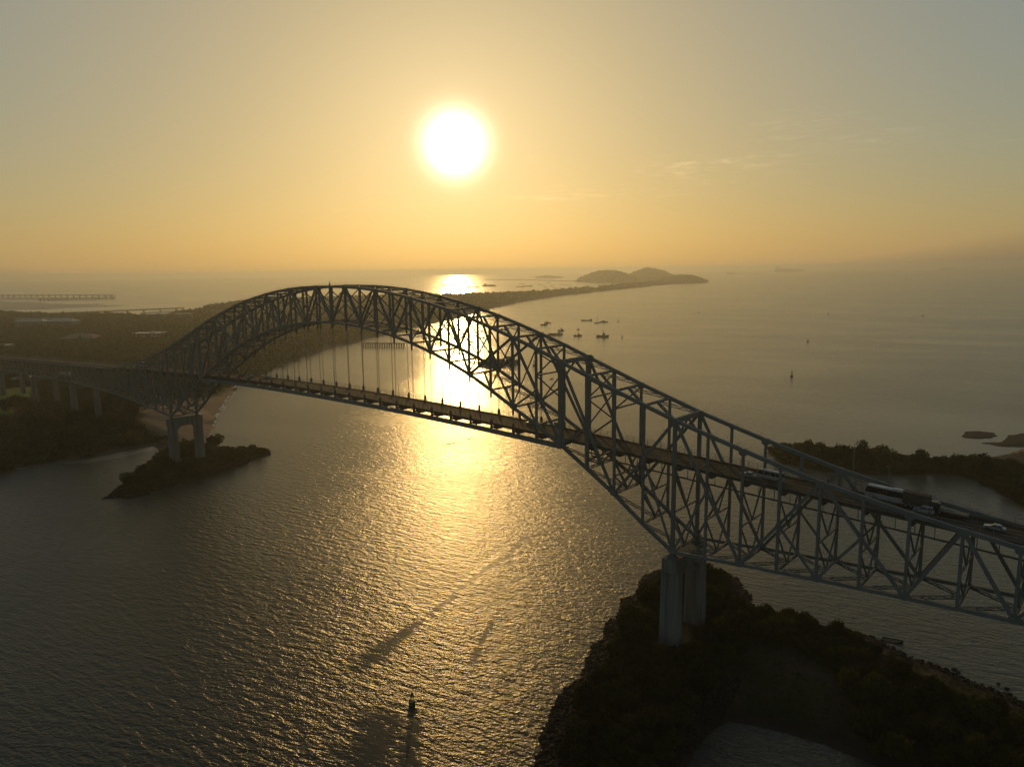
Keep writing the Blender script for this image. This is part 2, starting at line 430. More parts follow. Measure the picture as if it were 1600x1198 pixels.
    L(mth('MULTIPLY', h, amp), b.inputs['Height']); b.inputs['Strength'].default_value = 1.0
    L(b.outputs[0], P.inputs['Normal'])
    L(mth('MULTIPLY', mth('POWER', mth('MULTIPLY', gust.outputs[0], bay.outputs[0]), 0.5), WATER_ROUGH), P.inputs['Roughness'])
    return m


def xy(px, py):
    p = ground_at(px, py); return (p.x, p.y)


WAVE_ROT = 13.0
WAVE_H, CHOP_H, RIP_H = 0.52, 0.25, 0.075
WATER_ROUGH = 0.28
WAKES = [(xy(838, 830), xy(640, 985), 2.9), (xy(668, 962), xy(548, 1050), 4.2), (xy(608, 1100), xy(560, 1240), 8.0), (xy(648, 1112), xy(640, 1215), 3.0), (xy(712, 832), xy(672, 860), 1.8), (xy(775, 960), xy(728, 1045), 1.8)]
M_WATER = water_mat()

# ------------------------------------------------------------------ terrain
class Lattice:
    """value noise for terrain heights"""
    def __init__(self, seed):
        self.g = np.random.RandomState(seed).rand(256, 256)

    def at(self, x, y):
        xi = np.floor(x).astype(int); yi = np.floor(y).astype(int); fx = x - xi; fy = y - yi
        fx = fx * fx * (3 - 2 * fx); fy = fy * fy * (3 - 2 * fy)
        g = self.g; a = g[xi % 256, yi % 256]; b = g[(xi + 1) % 256, yi % 256]; c = g[xi % 256, (yi + 1) % 256]; d = g[(xi + 1) % 256, (yi + 1) % 256]
        return (a * (1 - fx) + b * fx) * (1 - fy) + (c * (1 - fx) + d * fx) * fy

    def fbm(self, x, y, n=4):
        x = np.asarray(x, float); y = np.asarray(y, float); s = 0; a = 1; t = 0
        for i in range(n):
            s = s + a * self.at(x * 2 ** i + 17.3 * i, y * 2 ** i + 5.1 * i); t += a; a *= 0.5
        return s / t - 0.5


LAT = Lattice(3)


def signed_distance(x, y, poly):
    """positive inside the outline"""
    x = np.asarray(x, float); y = np.asarray(y, float)
    d = np.full(x.shape, 1e18); ins = np.zeros(x.shape, bool); n = len(poly)
    for i in range(n):
        ax, ay = poly[i]; bx, by = poly[(i + 1) % n]; ex, ey = bx - ax, by - ay
        t = np.clip(((x - ax) * ex + (y - ay) * ey) / (ex * ex + ey * ey + 1e-12), 0, 1)
        d = np.minimum(d, (x - ax - t * ex) ** 2 + (y - ay - t * ey) ** 2)
        cr = ((ay > y) != (by > y)); with_ = np.where(cr, (bx - ax) * (y - ay) / ((by - ay) if by != ay else 1e-12) + ax, -1e18)
        ins ^= cr & (x < with_)
    d = np.sqrt(d); return np.where(ins, d, -d)


def outline(pxs, rough=0.0, seed=0):
    """shoreline through survey pixels, given natural irregularity"""
    pts = [xy(*p) for p in pxs]
    if not rough: return pts
    out = []; r = random.Random(seed)
    for i, a in enumerate(pts):
        b = pts[(i + 1) % len(pts)]; L_ = math.hypot(b[0] - a[0], b[1] - a[1]); n = max(1, min(40, int(L_ / rough)))
        for k in range(n):
            t = k / n; j = rough * 0.35 * (r.random() - .5) * (0 if k == 0 else 2)
            out.append((a[0] + (b[0] - a[0]) * t - (b[1] - a[1]) / (L_ + 1e-9) * j, a[1] + (b[1] - a[1]) * t + (b[0] - a[0]) / (L_ + 1e-9) * j))
    return out


class Land:
    def __init__(self, name, poly, fn, mat, res, kind='structure', pad=12, clip=-2.5):
        self.poly = poly; self.fn = fn
        xs = [p[0] for p in poly]; ys = [p[1] for p in poly]
        X = np.arange(min(xs) - pad, max(xs) + pad + res, res); Y = np.arange(min(ys) - pad, max(ys) + pad + res, res)
        gx, gy = np.meshgrid(X, Y, indexing='ij'); gz = self.h(gx, gy)
        nx, ny = gx.shape; idx = np.arange(nx * ny).reshape(nx, ny)
        keep = np.maximum.reduce([gz[:-1, :-1], gz[1:, :-1], gz[1:, 1:], gz[:-1, 1:]]) > clip
        F = np.stack([idx[:-1, :-1], idx[1:, :-1], idx[1:, 1:], idx[:-1, 1:]], -1)[keep]
        used = np.unique(F); remap = np.zeros(nx * ny, int); remap[used] = np.arange(len(used))
        V = np.stack([gx, gy, gz], -1).reshape(-1, 3)[used]
        me = np_mesh(name, V, remap[F], mat); me.polygons.foreach_set('use_smooth', np.ones(len(F), bool))
        self.ob = tag(link(name, me), kind=kind)

    def h(self, x, y):
        x = np.asarray(x, float); y = np.asarray(y, float)
        d = signed_distance(x, y, self.poly)
        return np.where(d > 0, self.fn(x, y, np.maximum(d, 0)), np.maximum(d * 0.35, -3.0))

    def hz(self, x, y):
        return float(self.h(np.array([x]), np.array([y]))[0])


# the open water: one sheet to beyond the horizon
SEA = 20000                                     # the horizon as seen from 124 m up
wm = MB(); wm.add([(SEA * math.cos(i * math.pi / 90), SEA * math.sin(i * math.pi / 90), 0) for i in range(180)], [tuple(range(180))])
tag(wm.build('water', M_WATER), kind='structure')

ss = lambda d, a: np.clip(d / a, 0, 1) ** 2 * (3 - 2 * np.clip(d / a, 0, 1))
# foreground point of land under the near pier
mound_px = [(835, 1260), (842, 1198), (852, 1150), (870, 1112), (893, 1075), (920, 1038), (950, 985), (975, 948), (1003, 912), (1030, 893),
            (1065, 884), (1110, 888), (1148, 905), (1168, 930), (1176, 952), (1205, 972), (1270, 975), (1330, 985), (1395, 1012), (1450, 1035),
            (1520, 1066), (1600, 1099), (1700, 1140), (1820, 1195), (1900, 1300), (1600, 1300), (1480, 1245), (1375, 1198), (1300, 1168), (1240, 1149),
            (1180, 1133), (1136, 1127), (1104, 1148), (1078, 1195), (1050, 1260), (1030, 1330), (820, 1330)]
def mound_h(x, y, d):
    r = np.hypot(x - 2, y - 10)
    top = 2.2 + 5.6 * np.exp(-(r / 36) ** 2)
    return 0.1 + top * ss(d, 13) + 1.3 * LAT.fbm(x / 14, y / 14) * ss(d, 9) + 0.3 * LAT.fbm(x / 2.2, y / 2.2)
MOUND = Land('headland', outline(mound_px, 5, 1), mound_h, M_GROUND, 1.2)

# islet carrying the far pier, joined to the far bank by a spit
islet_px = [(165, 778), (202, 778), (261, 762), (296, 751), (330, 741), (380, 725), (419, 711), (420, 705), (405, 701), (385, 704), (359, 710), (335, 705),
            (322, 694), (300, 690), (262, 688), (236, 692), (249, 713), (238, 724), (222, 737), (206, 748), (193, 757), (180, 766)]
def islet_h(x, y, d):
    r = np.hypot(x + 340, y - 14)
    return 0.1 + (2.6 + 6.2 * np.exp(-(r / 32) ** 2)) * ss(d, 12) + 1.2 * LAT.fbm(x / 12, y / 12) * ss(d, 9)
ISLET = Land('islet', outline(islet_px, 6, 2), islet_h, M_GROUND, 1.6)

# the far bank, running out into the long wooded peninsula
bank_px = [(-260, 760), (-80, 745), (0, 739), (37, 731), (70, 724), (130, 721), (170, 715), (205, 708), (233, 702), (242, 694), (300, 697), (322, 690), (330, 668),
           (338, 648), (352, 625), (367, 603), (398, 588), (430, 575), (466, 563), (500, 552), (545, 537), (600, 523), (660, 508), (720, 494),
           (770, 480.5), (802, 473.5), (860, 464), (940, 455), (1000, 449), (1040, 444.5), (1070, 442.5), (1108, 441),
           (1098, 438.5), (1040, 440), (1000, 445), (940, 451.5), (880, 457.5), (820, 463.5), (760, 468), (700, 472), (640, 473), (560, 474), (480, 475.5), (400, 478),
           (355, 483), (312, 489), (268, 496), (240, 502), (205, 500), (110, 499), (60, 497), (0, 492), (-90, 490), (-300, 498)]
def bank_h(x, y, d):
    r = np.hypot(x + 400, y - 60)
    low = 3.0 + 9.5 * ss(r - 40, 90)
    hill = 11 * np.clip(1 - np.abs(d - 150) / 240, 0, 1) * np.clip((y - 500) / 500, 0, 1) * np.clip((3200 - y) / 1500, 0, 1)
    return 0.1 + low * ss(d, 60) + hill + 4.0 * LAT.fbm(x / 90, y / 90) * ss(d, 50) + 0.9 * LAT.fbm(x / 16, y / 16) * ss(d, 14)
BANK = Land('far_bank', outline(bank_px, 26, 3), bank_h, M_GROUNDFAR, 14, pad=30)

# bare brown ground behind the far pier, and the beaches
def patch(name, pxs, mat, z, rough=5, kind='structure', hmax=1.2, res=4):
    return Land(name, outline(pxs, rough, len(name)), lambda x, y, d: z + hmax * ss(d, 25) + 0.4 * LAT.fbm(x / 9, y / 9), mat, res, kind, pad=8, clip=-0.6)
BARE = Land('bare_ground', outline([(213, 668), (235, 655), (262, 640), (300, 632), (345, 618), (372, 600), (368, 606), (352, 628), (338, 652), (332, 672), (322, 689), (300, 693), (255, 686), (228, 680)], 8, 9),
            lambda x, y, d: np.maximum(BANK.h(x, y), 0.2) + 0.7 * ss(d, 8) + 0.3 * LAT.fbm(x / 7, y / 7), M_SAND, 3, pad=4, clip=0.0)
BEACH = patch('beach', [(95, 724), (135, 716), (175, 705), (225, 697), (244, 696), (240, 704), (228, 706), (205, 711), (172, 718), (135, 724)], M_SANDWET, 0.12, hmax=0.8, res=2.5)
FIELD = Land('grass_field', [tuple(ground_at(px, py, 13.0))[:2] for px, py in ((-90, 640), (-40, 616), (0, 610), (28, 606), (52, 604), (54, 612), (44, 626), (30, 640), (12, 652), (-20, 660), (-90, 676))],
             lambda x, y, d: BANK.h(x, y) + 0.8 * ss(d, 5), M_FIELD, 7, pad=4, clip=1.0)
# mud flats at the back of the bay
patch('mudflat', [(-200, 470), (-20, 470.5), (60, 472), (110, 476), (172, 474.5), (150, 478.5), (60, 484), (-40, 484), (-200, 486)], M_SANDWET, 0.25, 60, hmax=2.5, res=40)
patch('mudflat', [(95, 478.5), (150, 477.2), (212, 476.6), (168, 479.4), (118, 480.6)], M_SANDWET, 0.2, 30, hmax=0.8, res=16)
patch('mudflat', [(-200, 463.5), (-20, 464.0), (100, 465.2), (176, 466.2), (140, 470.0), (40, 469.0), (-60, 468.5), (-200, 468)], M_SANDWET, 0.3, 60, hmax=2.5, res=40)
patch('mudflat', [(215, 488.5), (250, 485.5), (300, 484.0), (330, 486), (290, 490), (240, 491.5)], M_SANDWET, 0.2, 20, hmax=1.2, res=12)
# mangrove point and sand bars on the right
mang_px = [(1197, 706), (1215, 720), (1252, 730), (1300, 738), (1380, 742), (1440, 741), (1495, 742), (1528, 752), (1560, 772), (1600, 792), (1720, 850), (1900, 900),
           (1900, 690), (1700, 694), (1610, 704), (1560, 712), (1520, 718), (1470, 722), (1400, 717), (1330, 708), (1280, 702), (1240, 699), (1210, 700)]
MANG = Land('mangrove_shore', outline(mang_px, 7, 6), lambda x, y, d: 0.1 + 1.6 * ss(d, 9) + 0.5 * LAT.fbm(x / 9, y / 9), M_GROUND, 2.5)
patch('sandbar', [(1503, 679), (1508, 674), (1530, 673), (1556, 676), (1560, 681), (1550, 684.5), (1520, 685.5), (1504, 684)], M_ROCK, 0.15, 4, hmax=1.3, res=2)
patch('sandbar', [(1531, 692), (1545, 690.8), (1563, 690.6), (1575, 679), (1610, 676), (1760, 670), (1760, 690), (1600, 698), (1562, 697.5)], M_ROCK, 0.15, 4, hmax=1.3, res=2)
patch('sandbar', [(1545, 714), (1575, 708), (1590, 701), (1640, 698), (1760, 694), (1760, 722), (1640, 726), (1580, 724)], M_SAND, 0.1, 5, hmax=1.0, res=3)
# islands at the end of the causeway
def island(name, pxs, px0, base, peak, w):
    c = xy(px0, base); dist = math.hypot(c[0] - CAM.x, c[1] - CAM.y)
    return Land(name, outline(pxs, 60, 4), lambda x, y, d: 0.3 + peak * ss(d, w) ** .55 * (0.92 + 0.5 * LAT.fbm(x / 200 + px0, y / 200)) + 14 * LAT.fbm(x / 30, y / 30) * ss(d, 40), M_LEAFD, 22, pad=30)
island('island', [(900, 440), (925, 441.6), (985, 441.6), (1000, 440.5), (990, 437.5), (955, 436), (920, 436)], 945, 440, 86, 210)
island('island', [(972, 437.5), (1000, 439), (1040, 438.5), (1062, 436.5), (1040, 434.5), (1000, 434.5)], 1010, 438, 108, 260)
island('island', [(1024, 442), (1050, 443), (1086, 442.6), (1106, 441.4), (1090, 439.4), (1050, 438.8), (1030, 440)], 1060, 442, 46, 170)
island('island', [(835, 434.2), (850, 435), (872, 434.9), (880, 434), (860, 433.2)], 855, 434.5, 40, 500)
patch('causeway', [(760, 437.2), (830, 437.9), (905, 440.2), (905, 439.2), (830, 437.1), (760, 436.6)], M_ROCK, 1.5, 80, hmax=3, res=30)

# ------------------------------------------------------------------ the bridge
PL = 10.75; BW = 16.12
def nx(t):
    if t < -6: return 6 * PL + (-6 - t) * 11.4
    if t > 38: return -38 * PL - (t - 38) * 11.4
    return -t * PL
TOPZ = {-8: 60.4, -7: 61.9, -6: 63.6, -5: 65.5, -4: 67.5, -3: 70.1, -2: 72.8, -1: 75.7, 0: 78.7, 1: 82.2, 2: 85.7, 3: 89.5, 4: 93.3, 5: 97.1, 6: 100.5,
        7: 103.7, 8: 106.7, 9: 109.4, 10: 111.6, 11: 113.5, 12: 115.1, 13: 116.3, 14: 117.1, 15: 117.5, 16: 117.6}
BOTZ = {-8: 42.9, -7: 42.4, -6: 41.8, -5: 41.2, -4: 40.6, -3: 39.8, -2: 39.1, -1: 38.1, 0: 37.4, 1: 44.1, 2: 51.7, 3: 58.3, 4: 64.7, 5: 70.3, 6: 75.4,
        7: 80.6, 8: 85.4, 9: 89.3, 10: 92.7, 11: 95.4, 12: 97.7, 13: 99.3, 14: 100.6, 15: 101.4, 16: 101.8}
def deck_z(x):
    u = abs(x + 172)
    return 69.0 - (1.45e-4 * u * u if u < 155 else 3.484 + 0.0448 * (u - 155))
def tz(t):
    t = min(t, 32 - t)
    return TOPZ[t] if t >= -8 else deck_z(nx(t)) - 0.7
def bz(t):
    t = min(t, 32 - t)
    return BOTZ[t] if t >= -8 else 42.9 + 0.12 * (-8 - t)
T0, T1 = -15, 47
NODES = range(T0, T1 + 1)
BRIDGE = tag(empty('arch_bridge', (-172, BW / 2, 0)), 'long grey steel truss arch bridge with hung roadway crossing the channel on concrete piers', 'bridge')
BO = Vector(BRIDGE.location)
def member(name, mb, at, mat=M_STEEL, parent=None):
    """a bridge part, its own origin at one of its points"""
    mb.v = [p - BO for p in mb.v]
    return mb.build(name, mat, parent or BRIDGE, Vector(at) - BO)
def stick(name, p, q, w, h, mat=M_STEEL, style='beam', up=(0, 0, 1), n=6):
    m = MB()
    if style == 'laced': m.laced(p, q, w, h, up, n)
    elif style == 'i': m.ibeam(p, q, w, h, up)
    else: m.beam(p, q, w, h, up)
    return member(name, m, p, mat)
def mirror(t): return 32 - t
def main_mid(t):
    """odd nodes from -5 to 7 where a two-panel diagonal crosses the post; height of the crossing"""
    a, b = t - 1, t + 1
    lowfirst = {7: (6, 8), 5: (6, 4), 3: (4, 2), 1: (0, 2), -1: (0, -2), -3: (-4, -2), -5: (-4, -6)}[t]
    return (TOPZ[lowfirst[0]] + BOTZ[lowfirst[1]]) / 2
YS = (0.0, BW)
for Y in YS:
    P = lambda t, z: Vector((nx(t), Y, z))
    for t in range(T0, T1):
        stick('top_chord', P(t, tz(t)), P(t + 1, tz(t + 1)), 1.0, 1.05)
        stick('bottom_chord', P(t, bz(t)), P(t + 1, bz(t + 1)), .92, 0.98)
    for t in range(4, 28):
        tie = lambda k: deck_z(nx(k)) - 2.35
        stick('tie_girder', P(t, tie(t)), P(t + 1, tie(t + 1)), 0.8, 1.7)
    for t in NODES:
        k = min(t, 32 - t)
        w = 1.6 if k == 4 else (1.15 if k in (0, 3) else 0.8)
        lo = bz(t)
        if k == 4: lo -= 1.0
        stick('post', P(t, lo), P(t, tz(t)), w, w * 0.85, up=(1, 0, 0))
    # web diagonals
    def both(name, t1, z1, t2, z2, w, h):
        stick(name, P(t1, z1), P(t2, z2), w, h)
        stick(name, P(mirror(t1), z1), P(mirror(t2), z2), w, h)
    for a, b in ((6, 8), (6, 4), (4, 2), (0, 2), (0, -2), (-4, -2), (-4, -6), (-7, -6), (-7, -8), (-9, -8), (-9, -10), (-11, -10), (-11, -12), (-13, -12), (-13, -14), (-15, -14)):
        both('diagonal', a, tz(a), b, bz(b), 0.72, 0.82)
    for a in range(9, 17, 2):
        both('diagonal', a, tz(a), a - 1, bz(a - 1), 0.62, 0.72)
        both('diagonal', a, tz(a), a + 1, bz(a + 1), 0.62, 0.72) if a + 1 <= 16 else None
    for t, b in ((7, 6), (5, 6), (3, 4), (1, 0), (-1, 0), (-3, -4), (-5, -4)):
        both('sub_diagonal', t, main_mid(t), b, bz(b), 0.5, 0.6)
    # gusset plates where the members meet
    for t in NODES:
        k = min(t, 32 - t)
        for z, up_ in ((tz(t), True), (bz(t), False)):
            major = (k % 2 == 1 if k > 8 else k % 2 == 0) if up_ else (k % 2 == 0)
            if k < -8: major = (k % 2 != 0) == up_
            if k < -6 and up_ and k == -7: major = True
            s = 1.15 if major else 0.6
            if k == 4: s = 1.8
            x = nx(t); dz = -0.35 * s if up_ else 0.35 * s
            pts = [(x - s, z + dz - .45 * s), (x - .55 * s, z + dz - .85 * s), (x + .55 * s, z + dz - .85 * s), (x + s, z + dz - .45 * s),
                   (x + s, z + dz + .45 * s), (x + .55 * s, z + dz + .85 * s), (x - .55 * s, z + dz + .85 * s), (x - s, z + dz + .45 * s)]
            m = MB(); m.prism(pts, 'y', Y - 0.54, Y + 0.54); member('gusset_plate', m, (x, Y, z))
    for t in (7, 5, 3, 1, -1, -3, -5):
        for tt in (t, mirror(t)):
            x, z = nx(tt), main_mid(t); s = 0.7
            m = MB(); m.prism([(x + s * math.cos(a * math.pi / 4 + .39), z + s * math.sin(a * math.pi / 4 + .39)) for a in range(8)], 'y', Y - 0.46, Y + 0.46)
            member('gusset_plate', m, (x, Y, z))
    # hangers of paired rope with their sockets
    for t in range(5, 28):
        x = nx(t); zb = bz(t); zt = deck_z(x) - 1.6
        m = MB()
        for dx in (-0.22, 0.22): m.tube((x + dx, Y, zt), (x + dx, Y, zb - 0.4), 0.055, n=6)
        if zb - zt > 5:
            m2 = MB(); m2.tube((x, Y, zb - 2.9), (x, Y, zb - 0.3), 0.34, 0.42, n=8); member('hanger_socket', m2, (x, Y, zb - 0.3), M_STEEL_RUST)
        m3 = MB(); m3.box((x, Y, deck_z(x) + 0.1), (0.75, 0.7, 3.2)); m3.box((x, Y, deck_z(x) + 1.85), (0.5, 0.45, 0.6)); member('hanger_socket', m3, (x, Y, deck_z(x)), M_STEEL_RUST)
        member('hanger', m, (x, Y, zt))
    # maintenance stanchions standing in pairs along the top chord
    m = MB()
    for t in range(-7, 39):
        n = 3 if t < 16 else 4
        for i in range(n):
            a, b = P(t, tz(t) + .5), P(t + 1, tz(t + 1) + .5); c = a.lerp(b, (i + .5) / n)
            for dy, dx in ((-.38, -.25), (.38, .25)): m.beam(c + Vector((0, dy, 0)), c + Vector((dx, dy * 1.7, 1.25)), 0.05, 0.05)
    o = member('stanchion', m, P(0, 80), M_STEEL_RUST); o['kind'] = 'stuff'
    # gantry rail slung under the floor
    m = MB()
    yy = 2.6 if Y == 0 else BW - 2.6
    xs = np.linspace(nx(T0), nx(3), 16)
    for a, b in zip(xs[:-1], xs[1:]): m.beam((a, yy, deck_z(a) - 4.0), (b, yy, deck_z(b) - 4.0), 0.22, 0.45)
    for a in np.linspace(nx(T0), nx(3), 46): m.beam((a, yy, deck_z(a) - 3.75), (a, yy, deck_z(a) - 1.2), 0.16, 0.16)
    member('gantry_rail', m, (0, yy, deck_z(0) - 4), M_STEEL_RUST)

# bracing between the two trusses
N2 = lambda t, z, s: Vector((nx(t), BW * s, z))
for t in range(0, 33):
    k = min(t, 32 - t); e = -1 if t <= 16 else 1
    big = k in (0, 4)
    stick('top_strut', N2(t, tz(t) - .1, 0), N2(t, tz(t) - .1, 1), 0.9 if big else 0.65, 1.5 if big else 0.75)
    if 0 <= t + e <= 32:
        for s in (0, 1): stick('top_lateral', N2(t, tz(t) - .15, .5), N2(t + e, tz(t + e) - .15, s), 0.5, 0.8, style='laced', n=8)
    if 6 <= t <= 26:
        zt, zb = tz(t) - 1, bz(t) + 1
        for s in (0, 1): stick('sway_brace', N2(t, zt, s), N2(t, zb, 1 - s), 0.34, 0.38)
    if k in (2, 3, 4, 5) and t not in (4, 28):
        zl = max(bz(t), deck_z(nx(t))) + 6.2; zm = (zl + tz(t)) / 2 + 1
        stick('sway_brace', N2(t, zm, 0), N2(t, zm, 1), 0.45, 0.5)
        if k >= 2:
            for s in (0, 1):
                stick('sway_brace', N2(t, tz(t) - 1, s), N2(t, zm, 1 - s), 0.36, 0.4)
                if k >= 3: stick('sway_brace', N2(t, zm, s), N2(t, zl, 1 - s), 0.36, 0.4)
    if k in (0, 4):                                          # portals
        zp = tz(t) - 7
        for s in (0, 1): stick('sway_brace', N2(t, zp, s), N2(t, tz(t) - .4, .5), 0.5, 0.55)
for t in range(4, 29):
    e = -1 if t <= 16 else 1
    if t not in (4, 28): stick('bottom_strut', N2(t, bz(t), 0), N2(t, bz(t), 1), 0.6, 0.65)
    if 4 <= t + e <= 28 and t not in (5, 27):
        for s in (0, 1): stick('bottom_lateral', N2(t, bz(t), .5), N2(t + e, bz(t + e), s), 0.5, 0.75, style='laced', n=8)
for t in [k for k in NODES if k <= 3 or k >= 29]:
    e = 1 if t < 16 else -1
    zt, zb = deck_z(nx(t)) - 2.2, bz(t); zm = (zt + zb) / 2
    stick('bottom_strut', N2(t, zb, 0), N2(t, zb, 1), 0.5, 0.75, style='laced', n=10)
    if zt - zb > 5:
        stick('cross_strut', N2(t, zm, 0), N2(t, zm, 1), 0.42, 0.46)
        for s in (0, 1):
            stick('sway_brace', N2(t, zt, s), N2(t, zm, .5), 0.38, 0.42)
            stick('sway_brace', N2(t, zm, s), N2(t, zb, .5), 0.38, 0.42)
    if T0 <= t + e <= T1:
        for s in (0, 1): stick('bottom_lateral', N2(t, zb, .5), N2(t + e, bz(t + e), s), 0.5, 0.75, style='laced', n=8)

# floor system and roadway
DX0, DX1 = nx(T0) + 14, -1000.0
dxs = list(np.arange(DX0, DX1, -5.375))
def ribbon(y0, y1, zt, zb):
    m = MB()
    rings = [[(x, y0, deck_z(x) + zb), (x, y1, deck_z(x) + zb), (x, y1, deck_z(x) + zt), (x, y0, deck_z(x) + zt)] for x in dxs]
    m.loft([[Vector(p) for p in r] for r in rings]); return m
YA, YB = 1.55, BW - 1.55
member('roadway', ribbon(YA + 1.2, YB - 1.2, 0.0, -0.28), (0, BW / 2, deck_z(0)), M_ROAD)
for y0, y1 in ((YA, YA + 1.2), (YB - 1.2, YB)):
    member('walkway', ribbon(y0, y1, 0.18, -0.22), (0, y0, deck_z(0)), M_WALK)
m = MB()
for y in (BW / 2 - .16, BW / 2 + .16):
    for a, b in zip(dxs[:-1], dxs[1:]):
        m.add([(a, y - .06, deck_z(a) + .006), (b, y - .06, deck_z(b) + .006), (b, y + .06, deck_z(b) + .006), (a, y + .06, deck_z(a) + .006)], [(0, 1, 2, 3)])
member('centre_line', m, (0, BW / 2, deck_z(0)), M_YELLOW)
m = MB()
for y in (BW / 2 - 2.6, BW / 2 + 2.6):
    for a in np.arange(DX0 - 5, DX1 + 5, -9.0):
        b = a - 3
        m.add([(a, y - .06, deck_z(a) + .006), (b, y - .06, deck_z(b) + .006), (b, y + .06, deck_z(b) + .006), (a, y + .06, deck_z(a) + .006)], [(0, 1, 2, 3)])
o = member('lane_dash', m, (0, BW / 2, deck_z(0)), M_WHITE); o['kind'] = 'stuff'
for t in NODES:
    x = nx(t)
    if x > DX0 + .1: continue
    z = deck_z(x); m = MB()
    m.prism([(0.38, z - .75), (BW - .38, z - .75), (BW - .38, z - 1.25), (BW - 3.0, z - 2.35), (3.0, z - 2.35), (0.38, z - 1.25)], 'x', x - .2, x + .2)
    member('floor_beam', m, (x, BW / 2, z), M_STEEL_RUST)
for y in np.linspace(YA + .7, YB - .7, 7):
    member('stringer', ribbon(y - .16, y + .16, -0.285, -0.95), (0, y, deck_z(0)), M_STEEL_RUST)
for Y, s in ((YA + .12, 0), (YB - .12, 1)):
    m = MB()
    for zr, th in ((0.55, .07), (0.95, .07), (1.4, .06), (2.0, .06)):
        for a, b in zip(dxs[:-1], dxs[1:]): m.beam((a, Y, deck_z(a) + zr), (b, Y, deck_z(b) + zr), th, th)
    r = member('railing', m, (0, Y, deck_z(0)))
    m = MB()
    for x in np.arange(DX0, DX1, -2.6875): m.beam((x, Y, deck_z(x) + .18), (x, Y, deck_z(x) + 2.05), 0.09, 0.09)
    m.v = [p - BO - r.location for p in m.v]; o = m.build('railing_post', M_STEEL, r); o['kind'] = 'stuff'
# lamp posts along the walkways
for i, x in enumerate(list(np.arange(118, -700, -62.0))):
    for Y, s in ((YA + .5, 1), (YB - .5, -1)):
        if (i % 2 == 0) != (s > 0): continue
        z = deck_z(x); m = MB(); m.tube((x, Y, z + .1), (x, Y, z + 8.8), .1, .06, 6); m.tube((x, Y, z + 8.75), (x, Y + 2.0 * s, z + 9.3), .05, .04, 6); m.box((x, Y + 2.3 * s, z + 9.3), (.3, .8, .14))
        member('lamp_post', m, (x, Y, z))
# box shaped inspection cage beside the thick post, and a mast on the far chord
m = MB(); m.box((nx(4) - 1.6, 0, 71.5), (2.0, 1.3, 1.9)); member('inspection_cage', m, (nx(4) - 1.6, 0, 71.5))
m = MB(); m.tube((46, BW + 1.2, deck_z(46)), (46, BW + 1.2, deck_z(46) + 14), .1, .05, 6); member('mast', m, (46, BW + 1.2, deck_z(46)), M_ROOFW)
m = MB(); m.box((nx(16), 0, tz(16) + .9), (.5, .5, .9)); m.tube((nx(16), 0, tz(16) + 1.3), (nx(16), 0, tz(16) + 2.4), .12, n=6); member('beacon', m, (nx(16), 0, tz(16) + 1))
for x in (40.0, 46.0):                                       # stair hoops on the far walkway
    m = MB()
    for dx in (0, 1.5, 3.0): m.beam((x + dx, BW - 1.2, deck_z(x) + .2), (x + dx, BW - 1.2, deck_z(x) + 3.2), .12, .12)
    for zz in (1.7, 3.2): m.beam((x, BW - 1.2, deck_z(x) + zz), (x + 3, BW - 1.2, deck_z(x) + zz), .12, .12)
    member('stair_hoop', m, (x, BW - 1.2, deck_z(x)))
# approach spans: shallower deck trusses down to the far bank
am = {}
seg = list(np.arange(nx(T1), -1000, -12.0))
for Y in YS:
    for i, (a, b) in enumerate(zip(seg[:-1], seg[1:])):
        dep = lambda x: 13.2 - 3.4 * min(1, (nx(T1) - x) / 200)
        za, zb_ = deck_z(a) - .9, deck_z(b) - .9
        stick('top_chord', (a, Y, za), (b, Y, zb_), 0.6, 0.7); stick('bottom_chord', (a, Y, za - dep(a)), (b, Y, zb_ - dep(b)), 0.55, 0.65)
        stick('post', (b, Y, zb_ - dep(b)), (b, Y, zb_), 0.42, 0.42, up=(1, 0, 0))
        if i % 2: stick('diagonal', (a, Y, za - dep(a)), (b, Y, zb_), 0.42, 0.48)
        else: stick('diagonal', (a, Y, za), (b, Y, zb_ - dep(b)), 0.42, 0.48)
        if Y == 0:
            stick('floor_beam', (b, 0.3, zb_ - .6), (b, BW - .3, zb_ - .6), 0.3, 0.9, M_STEEL_RUST)
            stick('bottom_strut', (b, 0, zb_ - dep(b)), (b, BW, zb_ - dep(b)), 0.35, 0.4)

